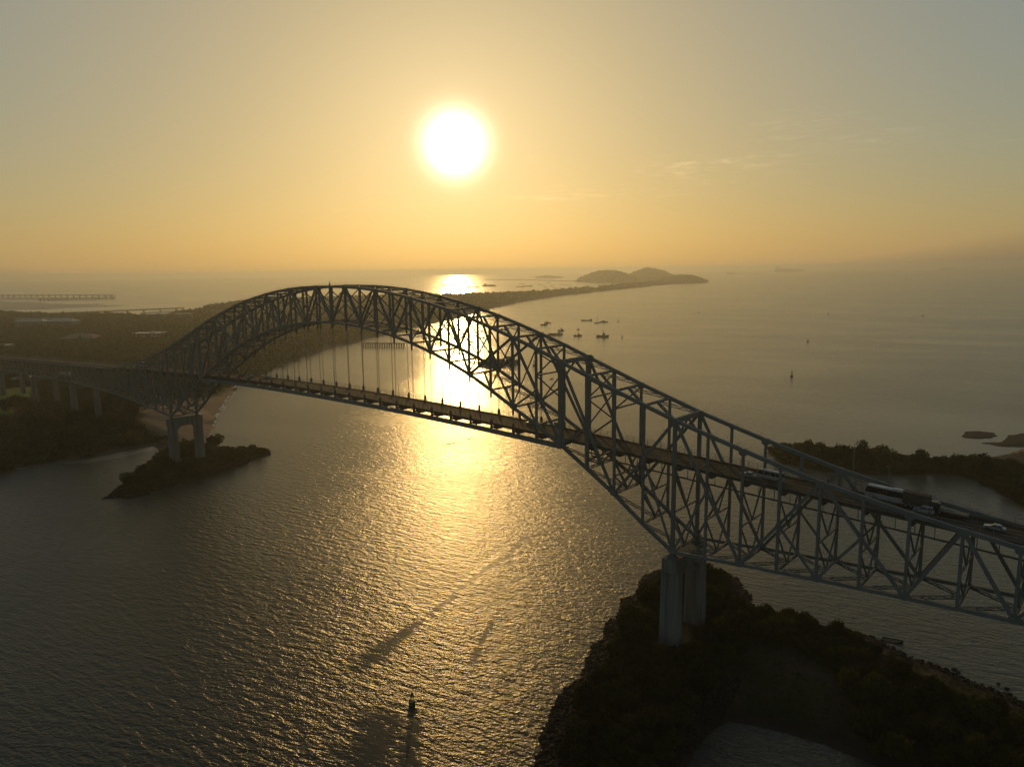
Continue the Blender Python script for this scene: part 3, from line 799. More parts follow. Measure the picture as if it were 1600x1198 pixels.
def pier(x, z_top, z_bot, wx, wy, cap_h, flare, splay=0.0):
    """twin concrete columns under a haunched cap beam"""
    o = MB(); y0, y1 = 0.0, BW
    c = [(y0 - wy / 2 - .3, z_top), (y1 + wy / 2 + .3, z_top), (y1 + wy / 2 + .3, z_top - cap_h), (y1 - wy / 2, z_top - cap_h - flare), (y1 - wy / 2 - flare, z_top - cap_h - .3),
         (y0 + wy / 2 + flare, z_top - cap_h - .3), (y0 + wy / 2, z_top - cap_h - flare), (y0 - wy / 2 - .3, z_top - cap_h)]
    o.prism(c, 'x', x - wx * .42, x + wx * .42)
    p = member('pier', o, (x, BW / 2, z_top - cap_h), M_CONC)
    for Y in YS:
        m = MB(); rings = []
        zs_ = [z_bot]; zz = z_top - cap_h - .02; lifts = []
        while zz - 4.2 > z_bot + 1: zz -= 4.2; lifts.append(zz)
        for q in reversed(lifts): zs_ += [q - .09, q - .05, q + .05, q + .09]
        zs_.append(z_top - cap_h - .02)
        for i_, z in enumerate(zs_):
            k = 1.14 - .14 * (z - z_bot) / (z_top - cap_h - z_bot) - (.022 if i_ % 4 in (2, 3) and 0 < i_ < len(zs_) - 1 else 0)
            a, b, ch = wx / 2 * k, wy / 2 * k, .35
            e = [(-a, -b + ch), (-a + ch, -b), (-a * .34, -b), (-a * .30, -b + .22), (a * .30, -b + .22), (a * .34, -b), (a - ch, -b), (a, -b + ch),
                 (a, -b * .4), (a - .18, -b * .34), (a - .18, b * .34), (a, b * .4), (a, b - ch), (a - ch, b), (a * .34, b), (a * .30, b - .22), (-a * .30, b - .22), (-a * .34, b), (-a + ch, b), (-a, b - ch),
                 (-a, b * .4), (-a + .18, b * .34), (-a + .18, -b * .34), (-a, -b * .4)]
            rings.append([Vector((x + u, Y + v, z)) for u, v in e])
        m.loft(rings); m.v = [q - BO - p.location for q in m.v]
        m.build('column', M_CONC, p, Vector((x, Y, z_bot)) - BO - p.location)
        m = MB(); m.loft([[Vector((x + i * r, Y + j * r * .8, z)) for i, j in ((-1, -1), (1, -1), (1, 1), (-1, 1))] for r, z in ((1.5, z_top), (.9, z_top + .9), (.55, z_top + 1.4))])
        m.v = [q - BO - p.location for q in m.v]; m.build('bearing', M_STEEL_RUST, p, Vector((x, Y, z_top)) - BO - p.location)
    return p
for x, zb0 in ((0.0, 1.0), (nx(32), 1.0)): pier(x, 35.5, zb0, 5.6, 4.0, 4.2, 2.6)
pier(nx(T0), 41.6, -1, 4.6, 3.6, 3.0, 1.6); pier(nx(T1), 41.6, 1, 4.6, 3.6, 3.0, 1.6)
for x in (-604.0, -697.0, -790.0, -883.0, -976.0): pier(x, deck_z(x) - .9 - (13.2 - 3.4 * min(1, (nx(T1) - x) / 200)) - 1.6, 1, 4.2, 3.4, 2.4, 1.2)
m = MB(); m.box((nx(32), BW / 2, 35.9), (1.2, 30, .18)); m.box((nx(32) - 2.2, BW / 2, 35.9), (1.2, 30, .18))
for y in (-6.5, BW + 6.5): m.beam((nx(32) - 2.6, y, 36), (nx(32) - 2.6, y, 37.1), .07, .07)
member('work_platform', m, (nx(32), BW / 2, 35.9), M_ROOFW)

# ------------------------------------------------------------------ vegetation
def crown_arrays(seed, nl, leaf, lobes=8, low=0.12, tall=1.0):
    """leaf clumps spread through a crown of uneven lobes; unit radius, standing on z = 0"""
    r = np.random.RandomState(seed); cs = []
    for i in range(lobes):
        a = 2 * math.pi * (i + r.rand() * .8) / lobes; d = 0.62 * math.sqrt(r.rand()) if i else 0
        cs.append((d * math.cos(a), d * math.sin(a), (low + .32 + .55 * r.rand() * (1.15 - d)) * tall, .26 + .24 * r.rand()))
    cs = np.array(cs); w = cs[:, 3] ** 2; k = r.choice(lobes, nl, p=w / w.sum())
    u = r.normal(size=(nl, 3)); u /= np.linalg.norm(u, axis=1)[:, None]
    rad = cs[k, 3] * (1.08 - .55 * r.rand(nl) ** 2.2) * (1 + .22 * np.sin(u[:, 0] * 7 + seed) * np.cos(u[:, 1] * 6 + u[:, 2] * 5))
    c = cs[k, :3] + u * rad[:, None] * np.array([1, 1, .85 * tall])
    c[:, 2] = np.maximum(c[:, 2], .02 + .1 * r.rand(nl))
    nrm = u * .55 + r.normal(size=(nl, 3)) * .6 + np.array([0, 0, .35]); nrm /= np.linalg.norm(nrm, axis=1)[:, None]
    t = np.cross(nrm, r.normal(size=(nl, 3))); t /= np.linalg.norm(t, axis=1)[:, None]; b = np.cross(nrm, t)
    s = (leaf * (.55 + .9 * r.rand(nl)))[:, None]
    V = np.stack([c - t * s, c - b * s * .6, c + t * s, c + b * s * .6], 1).reshape(-1, 3)
    return V, np.arange(nl * 4).reshape(-1, 4)


def trunk_mesh(seed, h=0.7):
    r = random.Random(seed); m = MB(); m.tube((0, 0, -.15), (.03, .02, h * .55), .075, .05, 6)
    for i in range(4):
        a = i * 1.57 + r.random(); e = (math.cos(a) * .42, math.sin(a) * .42, h * (.9 + .3 * r.random())); m.tube((.03, .02, h * .5), e, .04, .014, 5)
    return m.mesh('trunk', M_BARK)


NEAR = [np_mesh('crown', *crown_arrays(s, 2100, .082, 9 + s % 3, .05), [M_LEAF, M_LEAFB, M_LEAFD, M_LEAF, M_LEAFD, M_LEAFB][s]) for s in range(6)]
MIDC = [np_mesh('crown', *crown_arrays(20 + s, 1100, .105, 8, .18), [M_LEAF, M_LEAFD, M_LEAFD, M_LEAF, M_LEAFB][s]) for s in range(5)]
TRUNKS = [trunk_mesh(s) for s in range(3)]


def tree(name, cat, label, group, crowns, x, y, z, r, h, k=None):
    o = tag(empty(name, (x, y, z), rnd.random() * 6.28), label, cat, group); o.scale = (r, r, h)
    c = link('crown', crowns[(k if k is not None else rnd.randrange(99)) % len(crowns)], o)
    t = link('trunk', TRUNKS[rnd.randrange(3)], o)
    return o


def inside(x, y, poly):
    return float(signed_distance(np.array([x]), np.array([y]), poly)[0])


def scatter(n, box, ok, sep, seed):
    r = random.Random(seed); out = []
    for _ in range(n * 60):
        x = r.uniform(box[0], box[1]); y = r.uniform(box[2], box[3]); s = sep(x, y)
        if any((x - a) ** 2 + (y - b) ** 2 < s * s for a, b in out): continue
        if ok(x, y): out.append((x, y))
        if len(out) >= n: break
    return out


CLEAR = outline([(1165, 1052), (1215, 1035), (1265, 1050), (1300, 1085), (1330, 1120), (1320, 1160), (1240, 1149), (1180, 1133), (1136, 1127), (1140, 1085)])
DIRT = outline([(1420, 1040), (1480, 1052), (1560, 1085), (1620, 1110), (1660, 1140), (1600, 1135), (1530, 1112), (1470, 1090), (1425, 1068)])
def mound_ok(x, y):
    d = inside(x, y, MOUND.poly)
    if d < 5 or inside(x, y, CLEAR) > -3 or inside(x, y, DIRT) > -2: return False
    if x < 12 and d < 8: return False
    if abs(x) < 6.5 and -5 < y < 22: return False
    if x > 34 and y > 20 and d < 9: return False
    return True
spots = scatter(165, (-50, 130, -110, 90), mound_ok, lambda x, y: 4.6, 11)
for i, (x, y) in enumerate(spots):
    z = MOUND.hz(x, y); rp = math.hypot(x, y - 8); s = rnd.uniform(.8, 1.25); k = rnd.randrange(6)
    if rp < 14:
        s *= .72; lb, gp = 'low leafy bush crowding the foot of the near pier', 'bushes round the foot of the near pier'
    elif x < 14 and y < 8: lb, gp = 'dark bush on the slope between the rock armour and the pond', 'bushes on the slope left of the pond'
    elif y > 22 and x < 30: lb, gp = 'dark bush on the wooded tip of land behind the near pier', 'bushes on the tip behind the near pier'
    elif y > 8 + .25 * x:
        s *= .74; lb, gp = 'leafy bush in the row along the inner shore under the truss', 'bushes along the inner shore under the truss'
    else: lb, gp = 'dark rounded bush in the thicket between the clearing and the right edge', 'bushes in the thicket right of the clearing'
    tree('bush', 'bush', lb, gp, NEAR, x, y, z - .3, rnd.uniform(3.6, 5.4) * s, rnd.uniform(2.6, 6.2) * s, k)

def palm(x, y, z, h, label):
    o = tag(empty('palm_tree', (x, y, z), rnd.random() * 6), label, 'palm', 'palms on the slope below the near pier')
    m = MB(); m.tube((0, 0, -.4), (.3, .1, h * .55), .2, .15, 7); m.tube((.3, .1, h * .55), (.7, .2, h), .15, .11, 7); m.build('trunk', M_BARK, o)
    m = MB()
    for i in range(15):
        a = i * 2.4; up_ = .9 - 1.5 * (i / 15); d = Vector((math.cos(a), math.sin(a), 0)); side = Vector((-d.y, d.x, 0)); p = Vector((.7, .2, h)); L_ = 2.7 + .6 * rnd.random()
        spine = [p + d * (L_ * t) + Vector((0, 0, up_ * L_ * t - 1.5 * t * t * L_ * .55)) for t in (0, .25, .5, .75, 1)]
        for q0, q1 in zip(spine[:-1], spine[1:]):
            for k in range(3):
                c = q0.lerp(q1, (k + .5) / 3); w = .75 * (1 - .5 * (c - p).length / L_)
                for s_ in (-1, 1): m.add([c, c + (q1 - q0) * .22, c + side * (s_ * w) + (q1 - q0) * .5 + Vector((0, 0, -.3 * w)), c + side * (s_ * w) + (q1 - q0) * .38 + Vector((0, 0, -.3 * w))], [(0, 1, 2, 3)])
    m.build('frond', M_LEAFB, o)
for x, y, h, lb in ((-9.5, -14, 6.0, 'tallest palm on the slope left of the near pier'), (-4, -22, 4.8, 'short palm below the taller one on the slope'), (12, 26, 5.2, 'palm in the bushes just right of the near pier')):
    palm(x, y, MOUND.hz(x, y), h, lb)

def islet_ok(x, y):
    d = inside(x, y, ISLET.poly)
    return d > 4.5 and not (abs(x + 344) < 7 and -4 < y < 21)
for x, y in scatter(44, (-400, -290, -60, 85), islet_ok, lambda x, y: 5.4, 5):
    s = rnd.uniform(.75, 1.15)
    tree('bush', 'bush', 'low dark bush covering the islet under the far pier', 'bushes on the islet under the far pier', MIDC, x, y, ISLET.hz(x, y) - .3, 4.8 * s, 3.8 * s)
p = ground_at(333, 700, 3.0); tree('tree', 'tree', 'round spreading tree on the islet just right of the far pier', None, MIDC, p.x, p.y, 2.2, 7.5, 8.5, 1)
p = ground_at(199, 757, 2.0); tree('tree', 'tree', 'scraggy small tree at the left end of the islet', None, MIDC, p.x, p.y, 1.0, 4.6, 6.4, 4)

def mang_ok(x, y): return 2.5 < inside(x, y, MANG.poly)
for i, (px, base, hpx) in enumerate(((1262, 724, 30), (1292, 727, 30), (1317, 728, 33), (1346, 728, 32), (1378, 732, 31), (1437, 736, 26), (1470, 735, 23), (1502, 735, 23), (1535, 738, 22), (1226, 717, 18))):
    g = ground_at(px, base, 1.2); d = (g - CAM).length / FPX
    tree('mangrove_tree', 'tree', ('leftmost tall tree of the mangrove strip behind the far chord', 'second tall tree from the left on the mangrove strip', 'tall tree just left of the thin mast on the mangrove strip', 'full rounded tree behind the thin mast on the mangrove strip',
          'broad tree of the mangrove strip above and left of the coach', 'tree of the mangrove strip standing behind the brown lorry', 'tree of the mangrove strip behind the pale flatbed trailer', 'third tall tree from the right end of the mangrove strip',
          'rightmost tall tree of the strip near the sand bars', 'low rounded tree at the left tip of the mangrove strip')[i], 'tall trees along the mangrove strip', MIDC, g.x, g.y, 1.0, 6.8 * rnd.uniform(.85, 1.15), hpx * d * .8, i)
for x, y in scatter(120, (-90, 110, 180, 345), lambda x, y: mang_ok(x, y) and y < 330, lambda x, y: 5.2, 9):
    s = rnd.uniform(.8, 1.3)
    tree('mangrove_bush', 'bush', 'low dense mangrove bush on the shore strip behind the bridge', 'mangrove bushes on the shore strip', MIDC, x, y, MANG.hz(x, y) - .4, 4.8 * s, 3.5 * s)

# the far bank: nearest trees one by one, the wood beyond as one mass
BARE_POLY = BARE.poly; FIELD_POLY = FIELD.poly; BEACH_POLY = BEACH.poly
def bank_ok(x, y):
    if inside(x, y, BANK.poly) < 9: return False
    if inside(x, y, BARE_POLY) > -4 or inside(x, y, FIELD_POLY) > -24 or inside(x, y, BEACH_POLY) > -3: return False
    for bx in (-512, -604, -697):
        if abs(x - bx) < 7 and -5 < y < 22: return False
    return True
sp = scatter(190, (-860, -415, -110, 330), bank_ok, lambda x, y: 9.5, 21)
for fx, fy in ((-505, -13), (-519, -12), (-497, -9), (-508, -24), (-524, -22), (-492, 27), (-520, 12), (-596, -12), (-610, -13), (-603, -22), (-588, -10), (-690, -12), (-703, -12)):
    sp = [(a, b) for a, b in sp if (a - fx) ** 2 + (b - fy) ** 2 > 30] + [(fx, fy)]
for x, y in sp:
    s = rnd.uniform(.8, 1.3)
    under = -4 < y < 20
    if -30 < y < 45 and x < -480: lb, gp = 'dark tree standing beneath or beside the left approach spans', 'trees under the left approach spans'
    elif y <= -30: lb, gp = 'dark tree in the wood along the near waterline at the left edge', 'trees along the left waterline'
    elif x > -480: lb, gp = 'dark tree on the far bank close beside the far pier and bare brown ground', 'trees beside the bare ground'
    elif y > 190: lb, gp = 'dark tree on the wooded shore seen behind the foot of the arch', 'trees behind the foot of the arch'
    else: lb, gp = 'broad dark tree in the wood just behind the left approach spans', 'trees behind the left approach spans'
    tree('tree', 'tree', lb, gp, MIDC, x, y, BANK.hz(x, y) - .4, 6.3 * s, (5.5 if under else 8.2) * s)


def mass(name, pts, zf, rfun, hfun, nl, leaf, mat, seed):
    r = np.random.RandomState(seed); Vs = []
    protos = [crown_arrays(100 + seed + i, nl, leaf, 6, .1)[0] for i in range(6)]
    for i, (x, y) in enumerate(pts):
        a = r.rand() * 6.28; v = protos[i % 6]; rr, hh = rfun(r), hfun(r)
        c, s = math.cos(a), math.sin(a)
        Vs.append(np.stack([(v[:, 0] * c - v[:, 1] * s) * rr + x, (v[:, 0] * s + v[:, 1] * c) * rr + y, v[:, 2] * hh + zf[i]], 1))
    V = np.concatenate(Vs); return tag(link(name, np_mesh(name, V, np.arange(len(V)).reshape(-1, 4), mat)), kind='stuff')


def fill(land, xr, yr, step, seed, ok, jit=.45):
    r = np.random.RandomState(seed)
    X, Y = np.meshgrid(np.arange(*xr, step), np.arange(*yr, step), indexing='ij')
    X = X + (r.rand(*X.shape) - .5) * 2 * jit * step; Y = Y + (r.rand(*Y.shape) - .5) * 2 * jit * step
    d = signed_distance(X, Y, land.poly); k = ok(X, Y, d)
    X, Y = X[k], Y[k]; return list(zip(X, Y)), land.h(X, Y)
nearbox = lambda X, Y: (X > -860) & (X < -400) & (Y < 330)
inp = lambda X, Y, poly, m: signed_distance(X, Y, poly) > m
OPEN = [outline(q) for q in ([(20, 520), (110, 520), (118, 503), (20, 503)], [(105, 540), (155, 538), (152, 531), (104, 532)], [(212, 536), (258, 536), (256, 527), (212, 527)],
                             [(-30, 605), (120, 602), (116, 594), (-30, 594)], [(228, 507), (302, 507), (302, 500), (228, 500)])]
def far_ok(X, Y, d):
    k = (d > 8) & ~nearbox(X, Y) & ~inp(X, Y, FIELD_POLY, -8) & ~inp(X, Y, BARE_POLY, -4)
    for o in OPEN: k &= ~inp(X, Y, o, 0)
    return k & (LAT.fbm(X / 130, Y / 130, 3) > -.2)
pts, zf = fill(BANK, (-2300, -380), (-160, 1500), 13.5, 31, far_ok)
mass('woodland', pts, zf - .5, lambda r: r.uniform(6, 9.5), lambda r: r.uniform(6.5, 11.5), 46, .36, M_LEAFD, 1)
pts, zf = fill(BANK, (-5200, -2300), (-400, 1800), 30, 32, far_ok)
mass('woodland', pts, zf - .5, lambda r: r.uniform(13, 19), lambda r: r.uniform(7, 12), 40, .40, M_LEAF, 2)
pts, zf = fill(BANK, (-3600, -1000), (1500, 5600), 24, 33, far_ok)
mass('woodland', pts, zf - .5, lambda r: r.uniform(9, 16), lambda r: r.uniform(6, 16), 44, .36, M_LEAFD, 3)
for k, l in enumerate([o for o in bpy.data.objects if o.name.startswith('island')]):
    me = l.data; n = len(me.vertices); co = np.empty(n * 3); me.vertices.foreach_get('co', co); co = co.reshape(-1, 3); co = co[co[:, 2] > 4]
    mass('island_wood', [tuple(c[:2]) for c in co], co[:, 2] - 3, lambda r: r.uniform(16, 30), lambda r: r.uniform(9, 17), 16, .55, M_LEAFD, 40 + k)
pts, zf = fill(BANK, (-870, -395), (-120, 335), 6.0, 38, lambda X, Y, d: (d > 3) & ~inp(X, Y, BARE_POLY, -3) & ~inp(X, Y, FIELD_POLY, -4) & ~inp(X, Y, BEACH_POLY, -1))
mass('undergrowth', pts, zf - .3, lambda r: r.uniform(3.2, 5.2), lambda r: r.uniform(1.6, 4.4), 60, .26, M_LEAF, 8)
pts, zf = fill(MANG, (-95, 120), (175, 345), 3.4, 34, lambda X, Y, d: (d > 1.2) & (Y < 335))
mass('undergrowth', pts, zf - .2, lambda r: r.uniform(2.2, 3.6), lambda r: r.uniform(1.6, 3.2), 60, .26, M_LEAFD, 4)
pts, zf = fill(ISLET, (-410, -285), (-70, 85), 3.6, 35, lambda X, Y, d: (d > 1.5) & ~((abs(X + 344) < 5) & (Y > -4) & (Y < 20)))
mass('undergrowth', pts, zf - .2, lambda r: r.uniform(2.0, 3.2), lambda r: r.uniform(1.2, 2.4), 60, .28, M_LEAFD, 5)
pts, zf = fill(MOUND, (-55, 135), (-115, 95), 2.7, 36, lambda X, Y, d: (d > 6) & ~inp(X, Y, CLEAR, -1.5) & ~inp(X, Y, DIRT, 0) & ~((X < 12) & (d < 6.5)) & ~((abs(X) < 4.6) & (Y > -4) & (Y < 20)))
mass('undergrowth', pts, zf - .15, lambda r: r.uniform(1.2, 2.3), lambda r: r.uniform(.9, 1.9), 150, .15, M_LEAF, 6)
pts, zf = fill(MOUND, (-55, 135), (-115, 95), 1.6, 37, lambda X, Y, d: (d > 3) & (inp(X, Y, CLEAR, -2) | inp(X, Y, DIRT, -2)) & (LAT.fbm(X / 6, Y / 6, 3) > -0.12))
mass('dry_grass', pts, zf - .05, lambda r: r.uniform(.5, 1.0), lambda r: r.uniform(.25, .6), 40, .22, M_LEAFB, 7)

# rock armour along the shores
def rocks(name, spots, seed, lo, hi, mat=M_ROCK):
    r = np.random.RandomState(seed); Vs, Fs = [], []; b = 0
    bm = bmesh.new(); bmesh.ops.create_icosphere(bm, subdivisions=1, radius=1); bv = np.array([v.co[:] for v in bm.verts]); bf = np.array([[v.index for v in f.verts] for f in bm.faces]); bm.free()
    for x, y, z in spots:
        v = bv * (1 + .42 * (r.rand(len(bv), 1) - .5)); q = np.linalg.qr(r.normal(size=(3, 3)))[0]
        v = (v * r.uniform(.6, 1.1, 3)) @ q * (lo + (hi - lo) * r.rand() ** 2)
        Vs.append(v + np.array([x, y, z])); Fs.append(bf + b); b += len(bv)
    return tag(link(name, np_mesh(name, np.concatenate(Vs), np.concatenate(Fs), mat)), kind='stuff')
def shore_spots(land, n, box, dmin, dmax, seed, ok=lambda x, y: True):
    r = np.random.RandomState(seed); X = r.uniform(box[0], box[1], n); Y = r.uniform(box[2], box[3], n); d = signed_distance(X, Y, land.poly)
    k = (d > dmin) & (d < dmax) & ok(X, Y); X, Y = X[k], Y[k]; return list(zip(X, Y, land.h(X, Y) + .1))
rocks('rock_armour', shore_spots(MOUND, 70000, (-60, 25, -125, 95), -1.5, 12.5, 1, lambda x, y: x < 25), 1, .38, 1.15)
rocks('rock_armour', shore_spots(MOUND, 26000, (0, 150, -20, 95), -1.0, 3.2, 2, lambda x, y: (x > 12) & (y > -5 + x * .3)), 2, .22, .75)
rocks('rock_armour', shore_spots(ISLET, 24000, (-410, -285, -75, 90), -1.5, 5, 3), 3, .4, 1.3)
m = None
for i, (px, py, s) in enumerate(((1560, 1068, .5), (1573, 1076, .75), (1578, 1085, .7), (1491, 1046, .8), (1498, 1050, .55), (1348, 996, .8), (1353, 999, .6), (1586, 1090, .5))):
    g = ground_at(px, py); bm = bmesh.new(); bmesh.ops.create_icosphere(bm, subdivisions=2, radius=s)
    for v in bm.verts: v.co *= 1 + .3 * (rnd.random() - .5); v.co.z *= .7
    me = bpy.data.meshes.new('boulder'); bm.to_mesh(me); bm.free(); me.materials.append(M_ROCK)
    tag(link('boulder', me, None, (g.x, g.y, .1)), 'dark boulder lying in the shallows off the right hand shore', 'boulder', 'boulders in the shallows')

# broken surf along the beaches and foam of boat wakes
def foam(name, pxs, w0, w1, seed, dens=1.0):
    r = random.Random(seed); m = MB(); pts = [Vector(xy(*p)) for p in pxs]
    for a, b in zip(pts[:-1], pts[1:]):
        d = b - a; L_ = d.length; d /= L_; n = Vector((-d.y, d.x)); s = 0
        while s < L_:
            l = r.uniform(1.0, 4.0) * max(1, w1); c = a + d * s + n * r.uniform(-w1, w1) * .6; w = r.uniform(w0, w1)
            if r.random() < dens:
                k = 7; pl = [c + d * (l * math.cos(i * 6.283 / k) * r.uniform(.6, 1)) + n * (w * math.sin(i * 6.283 / k) * r.uniform(.5, 1)) for i in range(k)]
                z = .035 + .0008 * len(m.f) % .03
                m.add([(q.x, q.y, z) for q in pl], [tuple(range(k))])
            s += l * .8
    return tag(m.build(name, M_FOAM), kind='stuff')
foam('surf', [(130, 721), (170, 715.5), (205, 709), (233, 703)], .4, 1.0, 1, .8)
foam('surf', [(20, 733), (40, 731)], .5, 1.6, 2, .7)
foam('surf', [(368, 603), (353, 625), (339, 648), (331, 668), (323, 690)], .5, 1.6, 3, .85)
foam('surf', [(374, 602), (360, 624), (346, 646)], .3, .9, 4, .4)
foam('wake_foam', [(690, 696), (720, 689), (752, 681)], .4, 1.5, 5, .5)
foam('wake_foam', [(861, 592.5), (852, 595), (843, 598.5)], .5, 1.6, 6, .6)
foam('wake_foam', [(1441, 493.2), (1420, 494.5), (1385, 497.5)], .8, 2.2, 7, .7)
foam('wake_foam', [(1338, 516), (1366, 515.5)], .8, 2.0, 8, .6)

# ------------------------------------------------------------------ vehicles
def on_deck(px, py):
    z = 66.0
    for _ in range(30):
        g = ground_at(px, py, z); z = deck_z(g.x)
    return g
def put(o, g, heading, y=None):
    """stand a vehicle on the sloping roadway"""
    x = g.x; yy = y if y is not None else min(max(g.y, YA + 2.6), YB - 2.6)
    f = Vector((1.0 * heading, 0, (deck_z(x + .5) - deck_z(x - .5)) * heading)).normalized()
    o.location = (x, yy, deck_z(x) + .008); o.rotation_euler = f.to_track_quat('X', 'Z').to_euler()
def wheel(root, x, y, r=.34, w=.22):
    m = MB(); m.tube((x, y - w / 2, r), (x, y + w / 2, r), r, n=14); o = m.build('wheel', M_TYRE, root, (x, y, r))
    s = 1 if y > 0 else -1; m = MB(); m.tube((0, s * w * .44, 0), (0, s * (w / 2 + .015), 0), r * .6, n=10); m.build('rim', M_RIM, o)
def car(name, label, cat, paint, L_=4.5, W=1.8, H=1.45, kind='sedan', group=None):
    o = tag(empty(name), label, cat, group); h = L_ / 2; b = .86 if kind == 'sedan' else .98
    prof = [(-h, .38), (-h + .06, .78), (-h + .3, b + .02), (h - 1.2, b), (h - .25, b - .16), (h - .02, .6), (h, .34), (h - .2, .2), (-h + .2, .2)]
    m = MB(); rings = []
    for y, k, dz in ((-W / 2 + .06, .94, .03), (-W / 2, 1, 0), (W / 2, 1, 0), (W / 2 - .06, .94, .03)):
        rings.append([Vector((px * (1 if k == 1 else .985), y * (1 if k == 1 else 1), pz - (dz if pz > .5 else -dz))) for px, pz in prof])
    rings[0] = [v + Vector((0, -.0, 0)) for v in rings[0]]
    m.loft(rings[1:3]); m.build('body', paint, o)
    c0, c1, r0, r1 = ((-h + .55, h - 1.25, -h + 1.15, h - 2.1) if kind == 'sedan' else (-h + .12, h - 1.2, -h + .45, h - 1.95))
    m = MB(); wb, wr = W / 2 - .05, W / 2 - .22
    m.loft([[Vector((c0, -wb, b - .04)), Vector((c1, -wb, b - .04)), Vector((c1, wb, b - .04)), Vector((c0, wb, b - .04))],
            [Vector((r0, -wr, H - .06)), Vector((r1, -wr, H - .06)), Vector((r1, wr, H - .06)), Vector((r0, wr, H - .06))]])
    m.build('window', M_GLASS, o)
    m = MB(); m.loft([[Vector((r0 - .03, -wr - .02, H - .07)), Vector((r1 + .05, -wr - .02, H - .07)), Vector((r1 + .05, wr + .02, H - .07)), Vector((r0 - .03, wr + .02, H - .07))],
                      [Vector((r0 + .12, -wr + .12, H)), Vector((r1 - .12, -wr + .12, H)), Vector((r1 - .12, wr - .12, H)), Vector((r0 + .12, wr - .12, H))]])
    for s in (-1, 1):
        for (xa, xb) in ((c0, r0), (c1, r1), ((c0 + c1) / 2 - .1, (r0 + r1) / 2 - .1)):
            m.beam((xa, s * (wb + .005), b - .04), (xb, s * (wr + .008), H - .06), .09, .07)
    m.build('roof', paint, o)
    for x in (-h + .85, h - .85):
        for y in (-W / 2 + .1, W / 2 - .1): wheel(o, x, y, .33 if kind == 'sedan' else .38)
    for y in (-W / 2 + .3, W / 2 - .3):
        m = MB(); m.box((h - .05, y, .64), (.12, .36, .13)); m.build('headlight', M_RIM, o)
        m = MB(); m.box((-h + .06, y, .78), (.1, .3, .16)); m.build('tail_light', M_REDPAINT, o)
    return o
def coach(name, label, cat, paint, L_, W, H, belt, group=None, ac=True):
    o = tag(empty(name), label, cat, group); h = L_ / 2
    def ring(x0, x1, w, z): return [Vector((x0, -w, z)), Vector((x1, -w, z)), Vector((x1, w, z)), Vector((x0, w, z))]
    m = MB(); m.loft([ring(-h, h, W / 2 - .04, .35), ring(-h, h, W / 2, .6), ring(-h, h, W / 2, belt)]); m.build('body', paint, o)
    m = MB(); m.loft([ring(-h + .03, h - .05, W / 2 - .03, belt), ring(-h + .1, h - .32, W / 2 - .08, H - .28)]); m.build('window_band', M_GLASS, o)
    m = MB(); m.loft([ring(-h + .04, h - .28, W / 2 - .04, H - .29), ring(-h + .08, h - .4, W / 2 - .1, H - .1), ring(-h + .3, h - .7, W / 2 - .4, H)]); m.build('roof', paint, o)
    n = int(L_ / 1.5)
    for i in range(1, n):
        for s in (-1, 1):
            x = -h + L_ * i / n; m = MB(); m.beam((x, s * (W / 2 - .015), belt), (x, s * (W / 2 - .07), H - .28), .08 if ac else .12, .05); m.build('window_post', M_DARKPAINT if ac else paint, o)
    if ac:
        m = MB(); m.box((-h * .25, 0, H + .08), (2.4, 1.6, .24)); m.build('roof_unit', paint, o)
    for x in (-h + 2.2 * L_ / 12, h - 2.6 * L_ / 12):
        for y in (-W / 2 + .14, W / 2 - .14): wheel(o, x, y, .5 if ac else .38, .28)
    for y in (-W / 2 + .35, W / 2 - .35):
        m = MB(); m.box((h + .01, y, .8), (.06, .4, .2)); m.build('headlight', M_RIM, o)
    for s in (-1, 1):
        m = MB(); m.beam((h - .1, s * W / 2, H - .7), (h + .3, s * (W / 2 + .25), H - .8), .06, .06); m.box((h + .3, s * (W / 2 + .25), H - 1.05), (.1, .2, .45)); m.build('mirror', M_DARKPAINT, o)
    return o
def lorry(name, label, cat, load, cab, L_=9.0, box_h=3.4):
    o = tag(empty(name), label, cat); h = L_ / 2
    m = MB(); m.loft([[Vector((h - 2.0, -1.15, .5)), Vector((h, -1.15, .5)), Vector((h, 1.15, .5)), Vector((h - 2.0, 1.15, .5))],
                      [Vector((h - 2.0, -1.15, 1.7)), Vector((h, -1.15, 1.7)), Vector((h, 1.15, 1.7)), Vector((h - 2.0, 1.15, 1.7))],
                      [Vector((h - 2.0, -1.05, 2.8)), Vector((h - .4, -1.05, 2.8)), Vector((h - .4, 1.05, 2.8)), Vector((h - 2.0, 1.05, 2.8))]]); m.build('cab', cab, o)
    m = MB(); m.box((h - .13, 0, 2.2), (.2, 1.8, .7), 0); m.build('windscreen', M_GLASS, o)
    m = MB(); m.box((-1.1, 0, .85), (L_ - 2.4, 1.0, .3)); m.build('chassis', M_DARKPAINT, o)
    m = MB(); m.box((-1.1, 0, 1.0 + box_h / 2 - .35), (L_ - 2.3, 2.45, box_h - .7))
    for i in range(7): m.box((-1.1 - (L_ - 2.5) / 2 + i * (L_ - 2.5) / 6, 0, 1.0 + box_h / 2 - .35), (.1, 2.55, box_h - .6))
    m.build('load_box', load, o)
    for x in (h - 1.1, -h + 1.0, -h + 2.2):
        for y in (-1.0, 1.0): wheel(o, x, y, .48, .3)
    return o
put(car('parked_car', 'pale sedan ahead of the white minibus on the bridge road', 'car', M_GREYPAINT), on_deck(1169, 744), -1)
put(coach('minibus', 'white minibus with a row of side windows climbing the bridge', 'minibus', M_WHITEPAINT, 7.0, 2.1, 2.75, 1.35, ac=False), on_deck(1204, 749), -1)
put(coach('coach', 'large white coach with black window band on the bridge road', 'bus', M_WHITEPAINT, 12.2, 2.55, 3.65, 1.75), on_deck(1391, 783), -1)
